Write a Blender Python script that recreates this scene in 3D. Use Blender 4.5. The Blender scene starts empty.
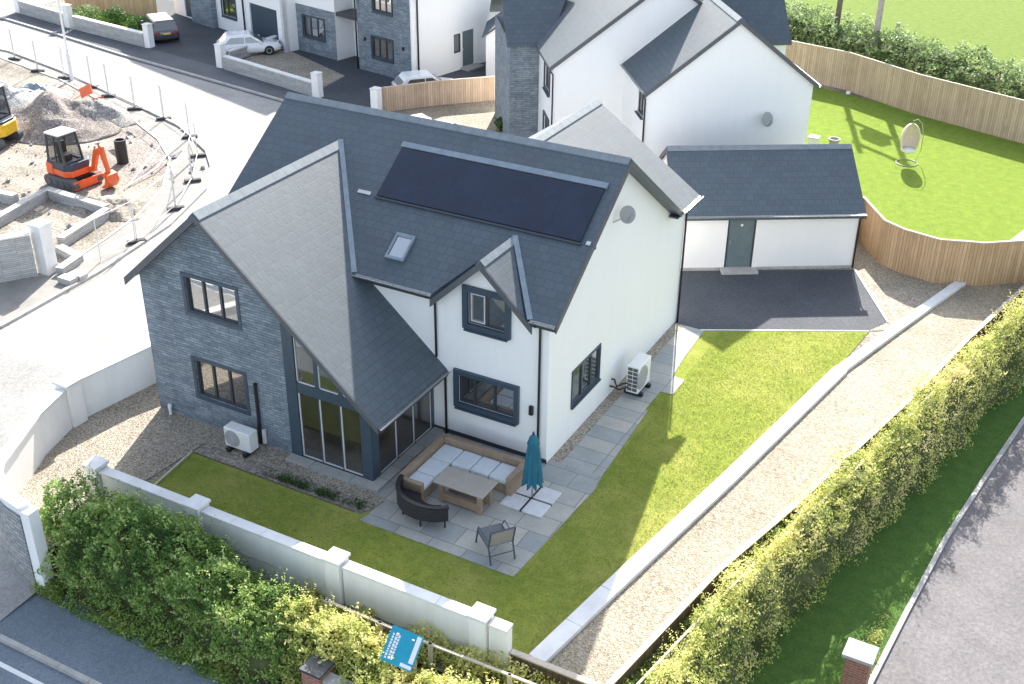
import bpy, bmesh, math, random
from math import sin, cos, pi, radians, sqrt, atan2
from mathutils import Vector, noise, geometry
random.seed(7)
scene = bpy.context.scene
COL = scene.collection
Z = Vector((0, 0, 1))

# ------------------------------------------------------------------ materials
def newmat(name):
    m = bpy.data.materials.new(name); m.use_nodes = True
    nt = m.node_tree; nt.nodes.clear()
    out = nt.nodes.new('ShaderNodeOutputMaterial'); b = nt.nodes.new('ShaderNodeBsdfPrincipled')
    nt.links.new(b.outputs[0], out.inputs[0])
    return m, nt, b, out
def setp(b, rough=.6, spec=.5, metal=0., coat=0.):
    b.inputs['Roughness'].default_value = rough
    b.inputs['Specular IOR Level'].default_value = spec
    b.inputs['Metallic'].default_value = metal
    b.inputs['Coat Weight'].default_value = coat
def N(nt, t, **k):
    n = nt.nodes.new(t)
    for a, v in k.items():
        if a in n.inputs: n.inputs[a].default_value = v
        else: setattr(n, a, v)
    return n
def mixc(nt, fac, a, b, mode='MIX'):
    n = nt.nodes.new('ShaderNodeMix'); n.data_type = 'RGBA'; n.blend_type = mode
    for i, v in ((0, fac), (6, a), (7, b)):
        if hasattr(v, 'links'): nt.links.new(v, n.inputs[i])
        else: n.inputs[i].default_value = v if i == 0 else (*v, 1) if len(v) == 3 else v
    return n.outputs[2]
def ramp(nt, src, stops):
    n = nt.nodes.new('ShaderNodeValToRGB'); e = n.color_ramp.elements
    while len(e) < len(stops): e.new(.5)
    for i, (p, c) in enumerate(stops):
        e[i].position = p; e[i].color = (*c, 1) if len(c) == 3 else c
    nt.links.new(src, n.inputs[0]); return n.outputs[0]
def coords(nt, kind='Object'):
    return nt.nodes.new('ShaderNodeTexCoord').outputs[kind]
def noisef(nt, co, scale, detail=4, rough=.6):
    n = N(nt, 'ShaderNodeTexNoise', Scale=scale, Detail=detail, Roughness=rough)
    nt.links.new(co, n.inputs['Vector']); return n.outputs[0]
def bumpto(nt, b, h, strength, dist=.02):
    n = N(nt, 'ShaderNodeBump', Strength=strength, Distance=dist)
    nt.links.new(h, n.inputs['Height']); nt.links.new(n.outputs[0], b.inputs['Normal'])
def plain(name, c, rough=.6, var=.12, scale=3., bump=0., bscale=60., spec=.5, metal=0., coat=0.):
    m, nt, b, o = newmat(name); setp(b, rough, spec, metal, coat)
    co = coords(nt)
    f = noisef(nt, co, scale, 6)
    lo = tuple(v*(1-var) for v in c); hi = tuple(min(1, v*(1+var)) for v in c)
    nt.links.new(ramp(nt, f, [(.3, lo), (.7, hi)]), b.inputs['Base Color'])
    if bump: bumpto(nt, b, noisef(nt, co, bscale, 3), bump)
    return m
def bricky(name, c1, c2, mortar, bw, bh, ms, rough=.6, bump=.4, offset=.5, var=.2, nscale=2., spec=.5, grain=0., gscale=(20, 20, 20), freq=2, bdist=.02):
    m, nt, b, o = newmat(name); setp(b, rough, spec)
    uv = coords(nt, 'UV')
    br = N(nt, 'ShaderNodeTexBrick', Scale=1., offset=offset, offset_frequency=freq)
    br.inputs['Brick Width'].default_value = bw; br.inputs['Row Height'].default_value = bh
    br.inputs['Mortar Size'].default_value = ms; br.inputs['Mortar Smooth'].default_value = .1
    br.inputs['Color1'].default_value = (*c1, 1); br.inputs['Color2'].default_value = (*c2, 1); br.inputs['Mortar'].default_value = (*mortar, 1)
    nt.links.new(uv, br.inputs['Vector'])
    f = noisef(nt, uv, nscale, 5)
    col = mixc(nt, 1., br.outputs[0], ramp(nt, f, [(.25, (1-var,)*3), (.75, (1+var,)*3)]), 'MULTIPLY')
    mp = N(nt, 'ShaderNodeMapping'); mp.inputs['Scale'].default_value = gscale
    nt.links.new(uv, mp.inputs[0])
    g = noisef(nt, mp.outputs[0], 1., 5, .7)
    if grain: col = mixc(nt, 1., col, ramp(nt, g, [(.25, (1-grain,)*3), (.75, (1+grain,)*3)]), 'MULTIPLY')
    nt.links.new(col, b.inputs['Base Color'])
    inv = N(nt, 'ShaderNodeMath', operation='MULTIPLY_ADD'); nt.links.new(br.outputs[1], inv.inputs[0])
    inv.inputs[1].default_value = -1.
    nt.links.new(g, inv.inputs[2])
    bumpto(nt, b, inv.outputs[0], bump, bdist)
    return m
def gravelly(name, cols, cell=.035, rough=.8, bump=.8, patch=.2, stain=None):
    m, nt, b, o = newmat(name); setp(b, rough, .3)
    co = coords(nt)
    v = N(nt, 'ShaderNodeTexVoronoi', Scale=1/cell); nt.links.new(co, v.inputs['Vector'])
    sep = nt.nodes.new('ShaderNodeSeparateColor'); nt.links.new(v.outputs['Color'], sep.inputs[0])
    n = len(cols)
    c = ramp(nt, sep.outputs[0], [(i/(n-1), cols[i]) for i in range(n)])
    c = mixc(nt, 1., c, ramp(nt, noisef(nt, co, 9, 5), [(.3, (1-patch*1.2,)*3), (.7, (1+patch,)*3)]), 'MULTIPLY')
    c = mixc(nt, 1., c, ramp(nt, noisef(nt, co, .5, 5), [(.3, (1-patch,)*3), (.7, (1+patch,)*3)]), 'MULTIPLY')
    nt.links.new(c, b.inputs['Base Color'])
    bumpto(nt, b, v.outputs['Distance'], bump, .03)
    return m
def grassy(name, c1, c2, c3, dry=None):
    m, nt, b, o = newmat(name); setp(b, .9, .02)
    co = coords(nt)
    mp = N(nt, 'ShaderNodeMapping'); mp.inputs['Scale'].default_value = (1, 1, 1); nt.links.new(co, mp.inputs[0])
    fine = noisef(nt, co, 17, 8, .85); mid = noisef(nt, co, 2.6, 8, .75); big = noisef(nt, co, .35, 3)
    c = ramp(nt, fine, [(.3, c1), (.5, c2), (.72, c3)])
    c = mixc(nt, 1., c, ramp(nt, mid, [(.3, (.72, .8, .8)), (.7, (1.28, 1.15, 1.1))]), 'MULTIPLY')
    if dry:
        d = ramp(nt, big, [(.45, (0, 0, 0)), (.65, (1, 1, 1))]); c = mixc(nt, d, c, mixc(nt, .5, c, dry))
    nt.links.new(c, b.inputs['Base Color'])
    bumpto(nt, b, fine, 1., .06)
    return m
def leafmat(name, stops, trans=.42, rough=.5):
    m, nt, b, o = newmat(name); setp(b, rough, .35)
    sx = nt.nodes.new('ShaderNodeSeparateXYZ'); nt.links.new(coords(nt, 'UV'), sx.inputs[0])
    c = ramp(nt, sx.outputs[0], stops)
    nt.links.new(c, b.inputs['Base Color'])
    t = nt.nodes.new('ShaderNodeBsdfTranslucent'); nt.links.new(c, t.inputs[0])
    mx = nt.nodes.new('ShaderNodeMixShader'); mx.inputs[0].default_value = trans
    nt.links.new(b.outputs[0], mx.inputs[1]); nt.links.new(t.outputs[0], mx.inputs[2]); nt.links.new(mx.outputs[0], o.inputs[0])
    return m
def glassy(name, c, mirror=.4, rough=.02):
    m, nt, b, o = newmat(name); setp(b, .3, .5)
    co = coords(nt)
    nt.links.new(ramp(nt, noisef(nt, co, 1.3, 3), [(.35, tuple(v*.6 for v in c)), (.65, tuple(v*1.4 for v in c))]), b.inputs['Base Color'])
    g = nt.nodes.new('ShaderNodeBsdfGlossy'); g.inputs['Roughness'].default_value = rough; g.inputs['Color'].default_value = (.95, .95, .95, 1)
    bumpto(nt, g, noisef(nt, co, .9, 2), .06, .05)
    mx = nt.nodes.new('ShaderNodeMixShader'); mx.inputs[0].default_value = mirror
    nt.links.new(b.outputs[0], mx.inputs[1]); nt.links.new(g.outputs[0], mx.inputs[2]); nt.links.new(mx.outputs[0], o.inputs[0])
    return m

MT = {}
def rendered(name, c, streak=.05, bump=.3):
    m, nt, b, o = newmat(name); setp(b, .85, .3); co = coords(nt)
    mp = N(nt, 'ShaderNodeMapping'); mp.inputs['Scale'].default_value = (4.5, 4.5, .35); nt.links.new(co, mp.inputs[0])
    st = noisef(nt, mp.outputs[0], 1., 5, .7); pt = noisef(nt, co, .9, 6, .65)
    col = mixc(nt, 1., ramp(nt, st, [(.38, tuple(v*(1-streak) for v in c)), (.6, c)]), ramp(nt, pt, [(.3, (1-streak, 1-streak, 1-streak*.9)), (.65, (1, 1, 1))]), 'MULTIPLY')
    nt.links.new(col, b.inputs['Base Color']); bumpto(nt, b, noisef(nt, co, 110, 4, .7), bump)
    return m
MT['render'] = rendered('white_render', (.85, .85, .845), .016)
MT['render2'] = rendered('cream_render', (.84, .81, .785), .015)
MT['wallwhite'] = rendered('white_wall_paint', (.86, .855, .84), .05)
MT['coping'] = plain('pale_coping_stone', (.70, .70, .69), .8, .1, 2., .3, 60)
MT['slate'] = bricky('grey_slate', (.043, .067, .086), (.056, .083, .104), (.024, .037, .047), .30, .25, .009, .68, .3, .5, .10, .8, 1., .10, (14, 5, 5))
MT['ridge'] = plain('ridge_tile_grey', (.20, .23, .25), .65, .15, 4, .2, 40)
MT['stone'] = bricky('grey_ledge_stone', (.19, .23, .27), (.30, .345, .385), (.13, .16, .19), .34, .085, .007, .8, 1., .37, .25, 1.5, .3, .42, (5, 22, 22), 3, .05)
MT['rubble'] = bricky('rubble_stone', (.25, .26, .27), (.42, .42, .42), (.20, .21, .21), .3, .12, .015, .8, .8, .4, .2, 2, .3, .3, (10, 14, 14), 3, .03)
MT['blockwork'] = bricky('split_block', (.40, .40, .40), (.52, .52, .51), (.25, .25, .25), .6, .075, .008, .8, .7, .3, .12, 2, .3, .2, (8, 20, 20), 3, .03)
MT['anthracite'] = plain('anthracite_trim', (.045, .068, .095), .4, .1, 6, 0)
MT['trimdark'] = plain('dark_fascia', (.04, .045, .055), .4, .1, 6, 0)
MT['barge'] = plain('grey_bargeboard', (.09, .095, .105), .5, .12, 5, 0)
MT['lead'] = plain('lead_flashing', (.22, .27, .31), .4, .15, 4, .1, 20, .5, .3)
MT['gutterlip'] = plain('gutter_plastic', (.045, .05, .058), .25, .1, 5, 0)
MT['palegrey'] = plain('pale_grey_frame', (.55, .56, .56), .4, .08, 4, 0)
MT['panes'] = glassy('window_glass', (.03, .033, .036), .42)
MT['panesdark'] = glassy('dark_glass', (.028, .022, .018), .16)
MT['panesky'] = glassy('skylight_glass', (.05, .07, .08), .55)
MT['solar'] = bricky('solar_cells', (.010, .017, .038), (.012, .020, .043), (.013, .021, .040), .16, .16, .004, .14, .02, 0, .3, .7, .55)
MT['white'] = plain('white_plastic', (.78, .78, .77), .4, .05, 5, 0)
MT['blackplastic'] = plain('black_plastic', (.018, .018, .02), .45, .15, 6, 0)
MT['grill2'] = plain('grey_grille', (.34, .34, .34), .6, .1, 8, 0)
MT['grill'] = plain('dark_grille', (.10, .10, .105), .5, .2, 20, .2, 60)
MT['metal'] = plain('galvanised_steel', (.36, .37, .38), .4, .15, 8, 0, 40, .5, .7)
MT['concrete'] = plain('concrete', (.40, .39, .37), .85, .2, 2.5, .4, 50)
MT['blockdark'] = plain('dark_rubber_block', (.045, .045, .05), .8, .2, 6, .3, 40)
MT['timber'] = bricky('close_board_timber', (.46, .305, .17), (.58, .40, .24), (.12, .08, .05), .125, 40., .006, .75, .5, 0, .12, .6, .3, .25, (24, 1.6, 1.6), 2, .02)
MT['timberpale'] = bricky('weathered_close_board_timber', (.47, .345, .24), (.60, .455, .335), (.14, .11, .08), .125, 40., .006, .75, .5, 0, .14, .6, .3, .25, (24, 1.6, 1.6), 2, .02)
MT['sleeper'] = plain('pale_sawn_timber', (.52, .46, .38), .8, .15, 5, .4, 40)
MT['brownboard'] = bricky('brown_retaining_board', (.13, .10, .075), (.18, .14, .105), (.05, .04, .03), .16, 30., .008, .8, .5, 0, .2, 1, .3, .25, (20, 2, 2))
MT['redbrick'] = bricky('red_brick', (.30, .105, .065), (.40, .16, .10), (.32, .28, .24), .225, .075, .01, .8, .6, .5, .15, 2, .3, .15)
MT['grass'] = grassy('lawn_grass', (.165, .225, .045), (.28, .34, .068), (.405, .44, .11), (.48, .45, .14))
MT['grasslush'] = grassy('lush_grass', (.125, .20, .035), (.20, .29, .052), (.30, .37, .09))
MT['vergegrass'] = grassy('verge_grass', (.06, .13, .035), (.10, .19, .05), (.16, .25, .075))
MT['fieldgrass'] = grassy('field_grass', (.115, .18, .045), (.165, .235, .062), (.235, .30, .095))
MT['concreteroad'] = gravelly('pale_road_surface', [(.275, .272, .258), (.315, .308, .292), (.35, .343, .325)], .03, .9, .15, .15)
MT['asphalt'] = gravelly('dark_asphalt', [(.075, .085, .098), (.11, .12, .135), (.15, .155, .165)], .018, .85, .4, .12)
MT['asphaltpath'] = gravelly('footpath_asphalt', [(.125, .155, .185), (.155, .19, .225), (.19, .225, .26)], .018, .85, .3, .10)
MT['asphaltpink'] = gravelly('worn_asphalt', [(.135, .127, .132), (.152, .143, .149), (.172, .162, .166)], .03, .85, .2, .2)
MT['bitmac'] = gravelly('driveway_bitmac', [(.045, .052, .062), (.068, .075, .088), (.10, .105, .118)], .018, .85, .4, .14)
MT['gravel'] = gravelly('garden_gravel', [(.15, .125, .095), (.30, .26, .20), (.39, .345, .275), (.52, .47, .39)], .032, .8, .8, .16)
MT['gravelpale'] = gravelly('pale_gravel', [(.18, .145, .10), (.30, .255, .185), (.365, .315, .24), (.44, .39, .31)], .034, .8, .7, .2)
MT['gravelgrey'] = gravelly('grey_gravel', [(.12, .11, .10), (.24, .23, .21), (.33, .32, .30), (.42, .40, .37)], .05, .8, .9, .15)
MT['sand'] = gravelly('site_dirt', [(.19, .165, .135), (.27, .24, .20), (.35, .315, .265)], .06, .9, .6, .42)
MT['spoil'] = gravelly('spoil', [(.16, .14, .13), (.25, .22, .20), (.34, .30, .27)], .07, .9, .9, .22)
MT['spoilgrey'] = gravelly('grey_stone_chips', [(.20, .21, .22), (.30, .31, .32), (.42, .42, .43)], .07, .9, .9, .18)
MT['soil'] = gravelly('bank_soil', [(.07, .055, .04), (.12, .095, .07), (.17, .14, .10)], .05, .9, .8, .25)
MT['slabs'] = bricky('sandstone_slabs', (.275, .30, .295), (.42, .40, .345), (.17, .18, .18), 1.0, .72, .012, .7, .2, .42, .14, 1.4, .4, .08, (9, 9, 9), 2, .01)
MT['slabs2'] = bricky('path_slabs', (.285, .31, .31), (.42, .405, .365), (.17, .175, .175), 1.35, .62, .012, .7, .2, .0, .14, 1.4, .4, .08, (9, 9, 9), 2, .01)
MT['slabwhite'] = plain('pale_granite_slab', (.60, .61, .62), .7, .1, 8, .2, 60)
MT['rattan'] = bricky('tan_rattan', (.40, .29, .20), (.50, .38, .27), (.20, .14, .09), .05, .012, .002, .6, .6, .5, .15, 3, .4, .1)
MT['rattandark'] = bricky('dark_rattan', (.03, .03, .034), (.05, .05, .056), (.01, .01, .012), .05, .015, .003, .5, .6, .5, .2, 3, .4, .1)
MT['cushion'] = plain('pale_grey_cushion', (.62, .66, .68), .9, .06, 6, .3, 80)
MT['tabletop'] = plain('taupe_table_top', (.33, .30, .26), .45, .08, 5, 0)
MT['teal'] = plain('teal_parasol_cloth', (.012, .125, .19), .75, .2, 5, .2, 60)
MT['sling'] = plain('grey_mesh_sling', (.13, .14, .14), .7, .15, 30, .2, 80)
MT['slingpale'] = plain('taupe_mesh_sling', (.27, .25, .23), .7, .15, 30, .2, 80)
MT['signteal'] = plain('teal_sign_face', (.01, .30, .42), .35, .08, 4, 0)
MT['orange'] = plain('orange_paint', (.72, .11, .025), .4, .12, 5, 0, 60, .5, 0, .3)
MT['yellow'] = plain('yellow_paint', (.78, .47, .02), .4, .1, 5, 0, 60, .5, 0, .3)
MT['navy'] = plain('dark_navy_paint', (.03, .045, .075), .4, .15, 5, 0)
MT['carwhite'] = plain('white_car_paint', (.80, .81, .82), .25, .02, 3, 0, 60, .5, 0, .8)
MT['cargrey'] = plain('dark_grey_car_paint', (.10, .105, .11), .25, .05, 3, 0, 60, .5, .4, .8)
MT['redlamp'] = plain('red_lamp_lens', (.45, .03, .03), .2, .1, 5, 0)
MT['plate'] = plain('yellow_number_plate', (.75, .55, .12), .4, .05, 5, 0)
MT['trackrubber'] = plain('dusty_track_rubber', (.10, .10, .105), .8, .25, 9, .3, 30)
MT['tyre'] = plain('tyre_rubber', (.02, .02, .022), .8, .2, 6, 0)
MT['door'] = plain('grey_green_door', (.12, .155, .165), .4, .1, 3, 0)
MT['bark'] = plain('pole_wood', (.14, .12, .10), .85, .25, 4, .6, 30)
MT['barkpale'] = plain('pale_pole_wood', (.38, .36, .33), .85, .2, 4, .6, 30)
MT['cream'] = plain('cream_weave', (.72, .64, .52), .7, .12, 12, .3, 50)
MT['hedgecore'] = plain('hedge_inner_twigs', (.075, .09, .03), .95, .4, 6, .8, 20)
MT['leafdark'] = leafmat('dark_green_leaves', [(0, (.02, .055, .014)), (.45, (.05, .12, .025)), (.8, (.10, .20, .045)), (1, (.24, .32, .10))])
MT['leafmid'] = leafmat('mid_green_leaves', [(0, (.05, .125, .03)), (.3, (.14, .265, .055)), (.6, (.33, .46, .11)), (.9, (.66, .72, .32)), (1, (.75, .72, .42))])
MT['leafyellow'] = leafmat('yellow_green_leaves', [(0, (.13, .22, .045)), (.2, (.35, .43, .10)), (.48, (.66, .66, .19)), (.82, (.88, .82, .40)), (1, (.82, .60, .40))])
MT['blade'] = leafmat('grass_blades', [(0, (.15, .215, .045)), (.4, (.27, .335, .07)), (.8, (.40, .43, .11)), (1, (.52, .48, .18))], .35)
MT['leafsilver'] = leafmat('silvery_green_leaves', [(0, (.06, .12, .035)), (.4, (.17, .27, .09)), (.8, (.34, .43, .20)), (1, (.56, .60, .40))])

# ------------------------------------------------------------------ mesh builder
class MB:
    def __init__(s): s.v = []; s.f = []
    def face(s, pts):
        b = len(s.v); s.v += [Vector(p) for p in pts]; s.f.append(list(range(b, b+len(pts)))); return s
    def ext(s, pts, vec):
        b = len(s.v); n = len(pts); vec = Vector(vec)
        s.v += [Vector(p) for p in pts]; s.v += [Vector(p)+vec for p in pts]
        s.f.append(list(range(b, b+n))); s.f.append(list(range(b+2*n-1, b+n-1, -1)))
        for i in range(n):
            j = (i+1) % n; s.f.append([b+j, b+i, b+n+i, b+n+j])
        return s
    def box(s, x0, y0, z0, x1, y1, z1):
        return s.ext([(x0, y0, z0), (x1, y0, z0), (x1, y1, z0), (x0, y1, z0)], (0, 0, z1-z0))
    def obox(s, c, u, v, w):
        c, u, v, w = map(Vector, (c, u, v, w)); p = c-u/2-v/2-w/2
        return s.ext([p, p+u, p+u+v, p+v], w)
    def prism(s, xy, z0, z1): return s.ext([(x, y, z0) for x, y in xy], (0, 0, z1-z0))
    def loft(s, rings, cap=True, close=True):
        b = len(s.v); n = len(rings[0])
        for r in rings: s.v += [Vector(p) for p in r]
        m = n if close else n-1
        for i in range(len(rings)-1):
            for j in range(m):
                k = (j+1) % n; s.f.append([b+i*n+j, b+i*n+k, b+(i+1)*n+k, b+(i+1)*n+j])
        if cap and close:
            s.f.append([b+j for j in range(n)][::-1]); s.f.append([b+(len(rings)-1)*n+j for j in range(n)])
        return s
    def tube(s, pts, r, n=8):
        pts = [Vector(p) for p in pts]; rings = []
        rr = r if isinstance(r, (list, tuple)) else [r]*len(pts)
        for i, p in enumerate(pts):
            d = (pts[min(i+1, len(pts)-1)]-pts[max(i-1, 0)]).normalized()
            a = d.cross(Z if abs(d.z) < .95 else Vector((1, 0, 0))).normalized(); c = d.cross(a)
            rings.append([p+a*rr[i]*cos(2*pi*k/n)+c*rr[i]*sin(2*pi*k/n) for k in range(n)])
        return s.loft(rings)
    def lathe(s, prof, c=(0, 0, 0), n=20, axis='z'):
        c = Vector(c); rings = []
        for r, h in prof:
            ring = []
            for k in range(n):
                a = 2*pi*k/n; x, y = r*cos(a), r*sin(a)
                ring.append(c+Vector((x, y, h) if axis == 'z' else (x, h, y) if axis == 'y' else (h, x, y)))
            rings.append(ring)
        return s.loft(rings)
    def bar(s, p, q, w, h):
        p, q = Vector(p), Vector(q); d = q-p; a = d.cross(Z)
        if a.length < 1e-4: a = Vector((1, 0, 0))
        a = a.normalized()*w; c = a.cross(d).normalized()*h
        return s.ext([p-a/2-c/2, p+a/2-c/2, p+a/2+c/2, p-a/2+c/2], d)
    def strip(s, path, w, z0, z1, side=0):
        # mitred ribbon with thickness along an xy path; path z (if any) is added
        P = [Vector((p[0], p[1], p[2] if len(p) > 2 else 0)) for p in path]; L = []; R = []
        for i, p in enumerate(P):
            a = P[max(i-1, 0)]; b = P[min(i+1, len(P)-1)]
            d0 = (p-a) if i else (b-p); d1 = (b-p) if i < len(P)-1 else (p-a)
            d0.z = d1.z = 0
            n0 = Vector((-d0.y, d0.x, 0)).normalized(); n1 = Vector((-d1.y, d1.x, 0)).normalized()
            n = (n0+n1).normalized(); n /= max(.5, n.dot(n0))
            L.append(p+n*w*(.5+side/2)); R.append(p-n*w*(.5-side/2))
        rings = [[R[i]+Z*z0, L[i]+Z*z0, L[i]+Z*z1, R[i]+Z*z1] for i in range(len(P))]
        return s.loft(rings)
    def build(s, name, mat, parent=None, local=False, smooth=False, bevel=0., up=False, uvconst=None):
        o = Vector((0, 0, 0))
        if parent is not None and not local:
            p = parent
            while p is not None: o = o+p.location; p = p.parent
        me = bpy.data.meshes.new(name)
        me.from_pydata([v-o for v in s.v], [], s.f)
        bm = bmesh.new(); bm.from_mesh(me)
        if not up: bmesh.ops.recalc_face_normals(bm, faces=bm.faces)
        else:
            for f in bm.faces:
                f.normal_update()
                if f.normal.z < 0: f.normal_flip()
        uvl = bm.loops.layers.uv.new('UVMap')
        for f in bm.faces:
            f.smooth = smooth
            n = f.normal
            if abs(n.z) > .97: U, V = Vector((1, 0, 0)), Vector((0, 1, 0))
            else:
                U = Z.cross(n).normalized(); V = n.cross(U)
            for l in f.loops: l[uvl].uv = (l.vert.co.dot(U), l.vert.co.dot(V))
        bm.to_mesh(me); bm.free()
        me.materials.append(MT[mat] if isinstance(mat, str) else mat)
        ob = bpy.data.objects.new(name, me); COL.objects.link(ob)
        if parent is not None: ob.parent = parent
        if bevel:
            bv = ob.modifiers.new('bevel', 'BEVEL'); bv.width = bevel; bv.segments = 2; bv.limit_method = 'ANGLE'
        return ob
def tag(o, label=None, cat=None, group=None, kind=None):
    if label: o['label'] = label
    if cat: o['category'] = cat
    if group: o['group'] = group
    if kind: o['kind'] = kind
    return o
def thing(name, loc, label, cat, rot=0, group=None):
    e = bpy.data.objects.new(name, None); COL.objects.link(e)
    e.empty_display_size = .3
    e.location = loc if len(loc) == 3 else (*loc, 0); e.rotation_euler.z = rot
    return tag(e, label, cat, group)
def copy_thing(o, loc=None, rot=None, label=None, parent=None):
    c = o.copy(); COL.objects.link(c)
    if parent is not None: c.parent = parent
    if loc is not None: c.location = loc if len(loc) == 3 else (*loc, 0)
    if rot is not None: c.rotation_euler.z = rot
    if label: c['label'] = label
    for ch in list(o.children): copy_thing(ch, parent=c)
    return c
def sheet(name, pts, z, mat, kind='structure'):
    o = MB().face([(p[0], p[1], p[2] if len(p) > 2 else z) for p in pts]).build(name, mat, up=True)
    return tag(o, kind=kind)
ORD = ['first', 'second', 'third', 'fourth', 'fifth', 'sixth', 'seventh', 'eighth', 'ninth', 'tenth', 'eleventh', 'twelfth', 'thirteenth', 'fourteenth']

# wall face with real openings: P0 + U*u + Z*z, outward normal NN, reveals go inwards
def wallface(mb, P0, U, NN, outline, holes=(), depth=.12):
    P0, U, NN = Vector(P0), Vector(U), Vector(NN)
    loops = [[Vector((u, z, 0)) for u, z in outline]]+[[Vector((a, b, 0)) for a, b in h] for h in holes]
    tris = geometry.tessellate_polygon(loops)
    flat = [p for l in loops for p in l]
    b = len(mb.v); mb.v += [P0+U*p.x+Z*p.y for p in flat]
    for t in tris:
        a, c, d = (mb.v[b+i] for i in t)
        if (c-a).cross(d-a).length < 1e-7: continue
        mb.f.append([b+i for i in t] if (c-a).cross(d-a).dot(NN) > 0 else [b+i for i in t][::-1])
    for h in holes:
        q = [P0+U*a+Z*z for a, z in h]
        for i in range(len(q)):
            j = (i+1) % len(q); mb.face([q[i], q[j], q[j]-NN*depth, q[i]-NN*depth])
    return mb
def rect(u0, z0, u1, z1): return [(u0, z0), (u1, z0), (u1, z1), (u0, z1)]

# a framed window filling an opening; divs are the mullion positions (0..1)
def window(parent, P0, U, NN, u0, z0, u1, z1, divs=(), depth=.08, fw=.06, frame='trimdark', pane='panes', surround=None, proud=.06, sill=True, name='window', local=False, sash=None, transom=None):
    P0, U, NN = Vector(P0), Vector(U), Vector(NN)
    at = lambda u, z, d: P0+U*u+Z*z+NN*d
    def bx(m, a, c, b, d, n0, n1): m.ext([at(a, c, n0), at(b, c, n0), at(b, d, n0), at(a, d, n0)], NN*(n1-n0))
    f = MB()
    bx(f, u0, z0, u0+fw, z1, -depth, -depth+.06); bx(f, u1-fw, z0, u1, z1, -depth, -depth+.06)
    bx(f, u0+fw, z0, u1-fw, z0+fw, -depth, -depth+.06); bx(f, u0+fw, z1-fw, u1-fw, z1, -depth, -depth+.06)
    for d in divs:
        m = u0+(u1-u0)*d; bx(f, m-fw*.6, z0+fw, m+fw*.6, z1-fw, -depth+.003, -depth+.063)
    fo = f.build(name, frame, parent, local)
    MB().ext([at(u0+fw*.5, z0+fw*.5, -depth+.012), at(u1-fw*.5, z0+fw*.5, -depth+.012), at(u1-fw*.5, z1-fw*.5, -depth+.012), at(u0+fw*.5, z1-fw*.5, -depth+.012)], NN*.012).build('pane', pane, fo, local)
    if sash:
        s = MB(); e = [0]+list(divs)+[1]
        for i in sash:
            a, b = u0+(u1-u0)*e[i]+fw*.95, u0+(u1-u0)*e[i+1]-fw*.95; c, d = z0+fw, z1-fw; w = .035
            bx(s, a, c, a+w, d, -depth+.02, -depth+.075); bx(s, b-w, c, b, d, -depth+.02, -depth+.075)
            bx(s, a+w, c, b-w, c+w, -depth+.02, -depth+.075); bx(s, a+w, d-w, b-w, d, -depth+.02, -depth+.075)
        s.build('sash', 'palegrey', fo, local)
    if surround:
        s = MB(); w = surround
        bx(s, u0-w, z0-w, u0, z1+w, .002, proud); bx(s, u1, z0-w, u1+w, z1+w, .002, proud)
        bx(s, u0, z1, u1, z1+w, .002, proud); bx(s, u0, z0-w, u1, z0, .002, proud)
        s.build('surround', 'anthracite', fo, local)
    if sill:
        s = MB(); w = surround or 0
        bx(s, u0-w*.4-.03, z0-w-.05, u1+w*.4+.03, z0-w, .001, proud+.05)
        s.build('sill', 'anthracite', fo, local)
    return fo

# ------------------------------------------------------------------ camera, sky, sun
cam = bpy.data.cameras.new('camera'); co = bpy.data.objects.new('camera', cam); COL.objects.link(co); scene.camera = co
co.matrix_world = __import__('mathutils').Matrix(((0.877574, -0.241392, 0.414239, 12.053873), (0.479343, 0.424320, -0.768233, -24.430031), (0.009676, 0.872744, 0.488081, 19.138644), (0, 0, 0, 1)))
cam.sensor_width = 36; cam.lens = 41.5319

cam.clip_end = 2000
w = bpy.data.worlds.new('World'); scene.world = w; w.use_nodes = True
nt = w.node_tree; bg = nt.nodes['Background']
sk = nt.nodes.new('ShaderNodeTexSky'); sk.sky_type = 'NISHITA'; sk.sun_disc = False
SUN = Vector((-.288, .797, .53)).normalized()
EL = math.asin(SUN.z); AZ = atan2(SUN.x, SUN.y)
sk.sun_elevation = EL; sk.sun_rotation = AZ % (2*pi); sk.air_density = 1.; sk.dust_density = 1.6; sk.ozone_density = 1.
hs_ = nt.nodes.new('ShaderNodeHueSaturation'); hs_.inputs['Saturation'].default_value = .62; nt.links.new(sk.outputs[0], hs_.inputs['Color']); nt.links.new(hs_.outputs[0], bg.inputs[0]); bg.inputs[1].default_value = .15
sl = bpy.data.lights.new('sun', 'SUN'); sl.energy = 5.0; sl.angle = radians(.53); sl.color = (1., .945, .86)
so = bpy.data.objects.new('sun', sl); COL.objects.link(so); so.rotation_euler = SUN.to_track_quat('Z', 'Y').to_euler()
vs = scene.view_settings; vs.view_transform = 'Standard'; vs.look = 'None'; vs.gamma = 1; vs.use_curve_mapping = False
vs.exposure = 1.45
scene.cycles.max_bounces = 6; scene.cycles.caustics_reflective = False; scene.cycles.caustics_refractive = False

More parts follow.
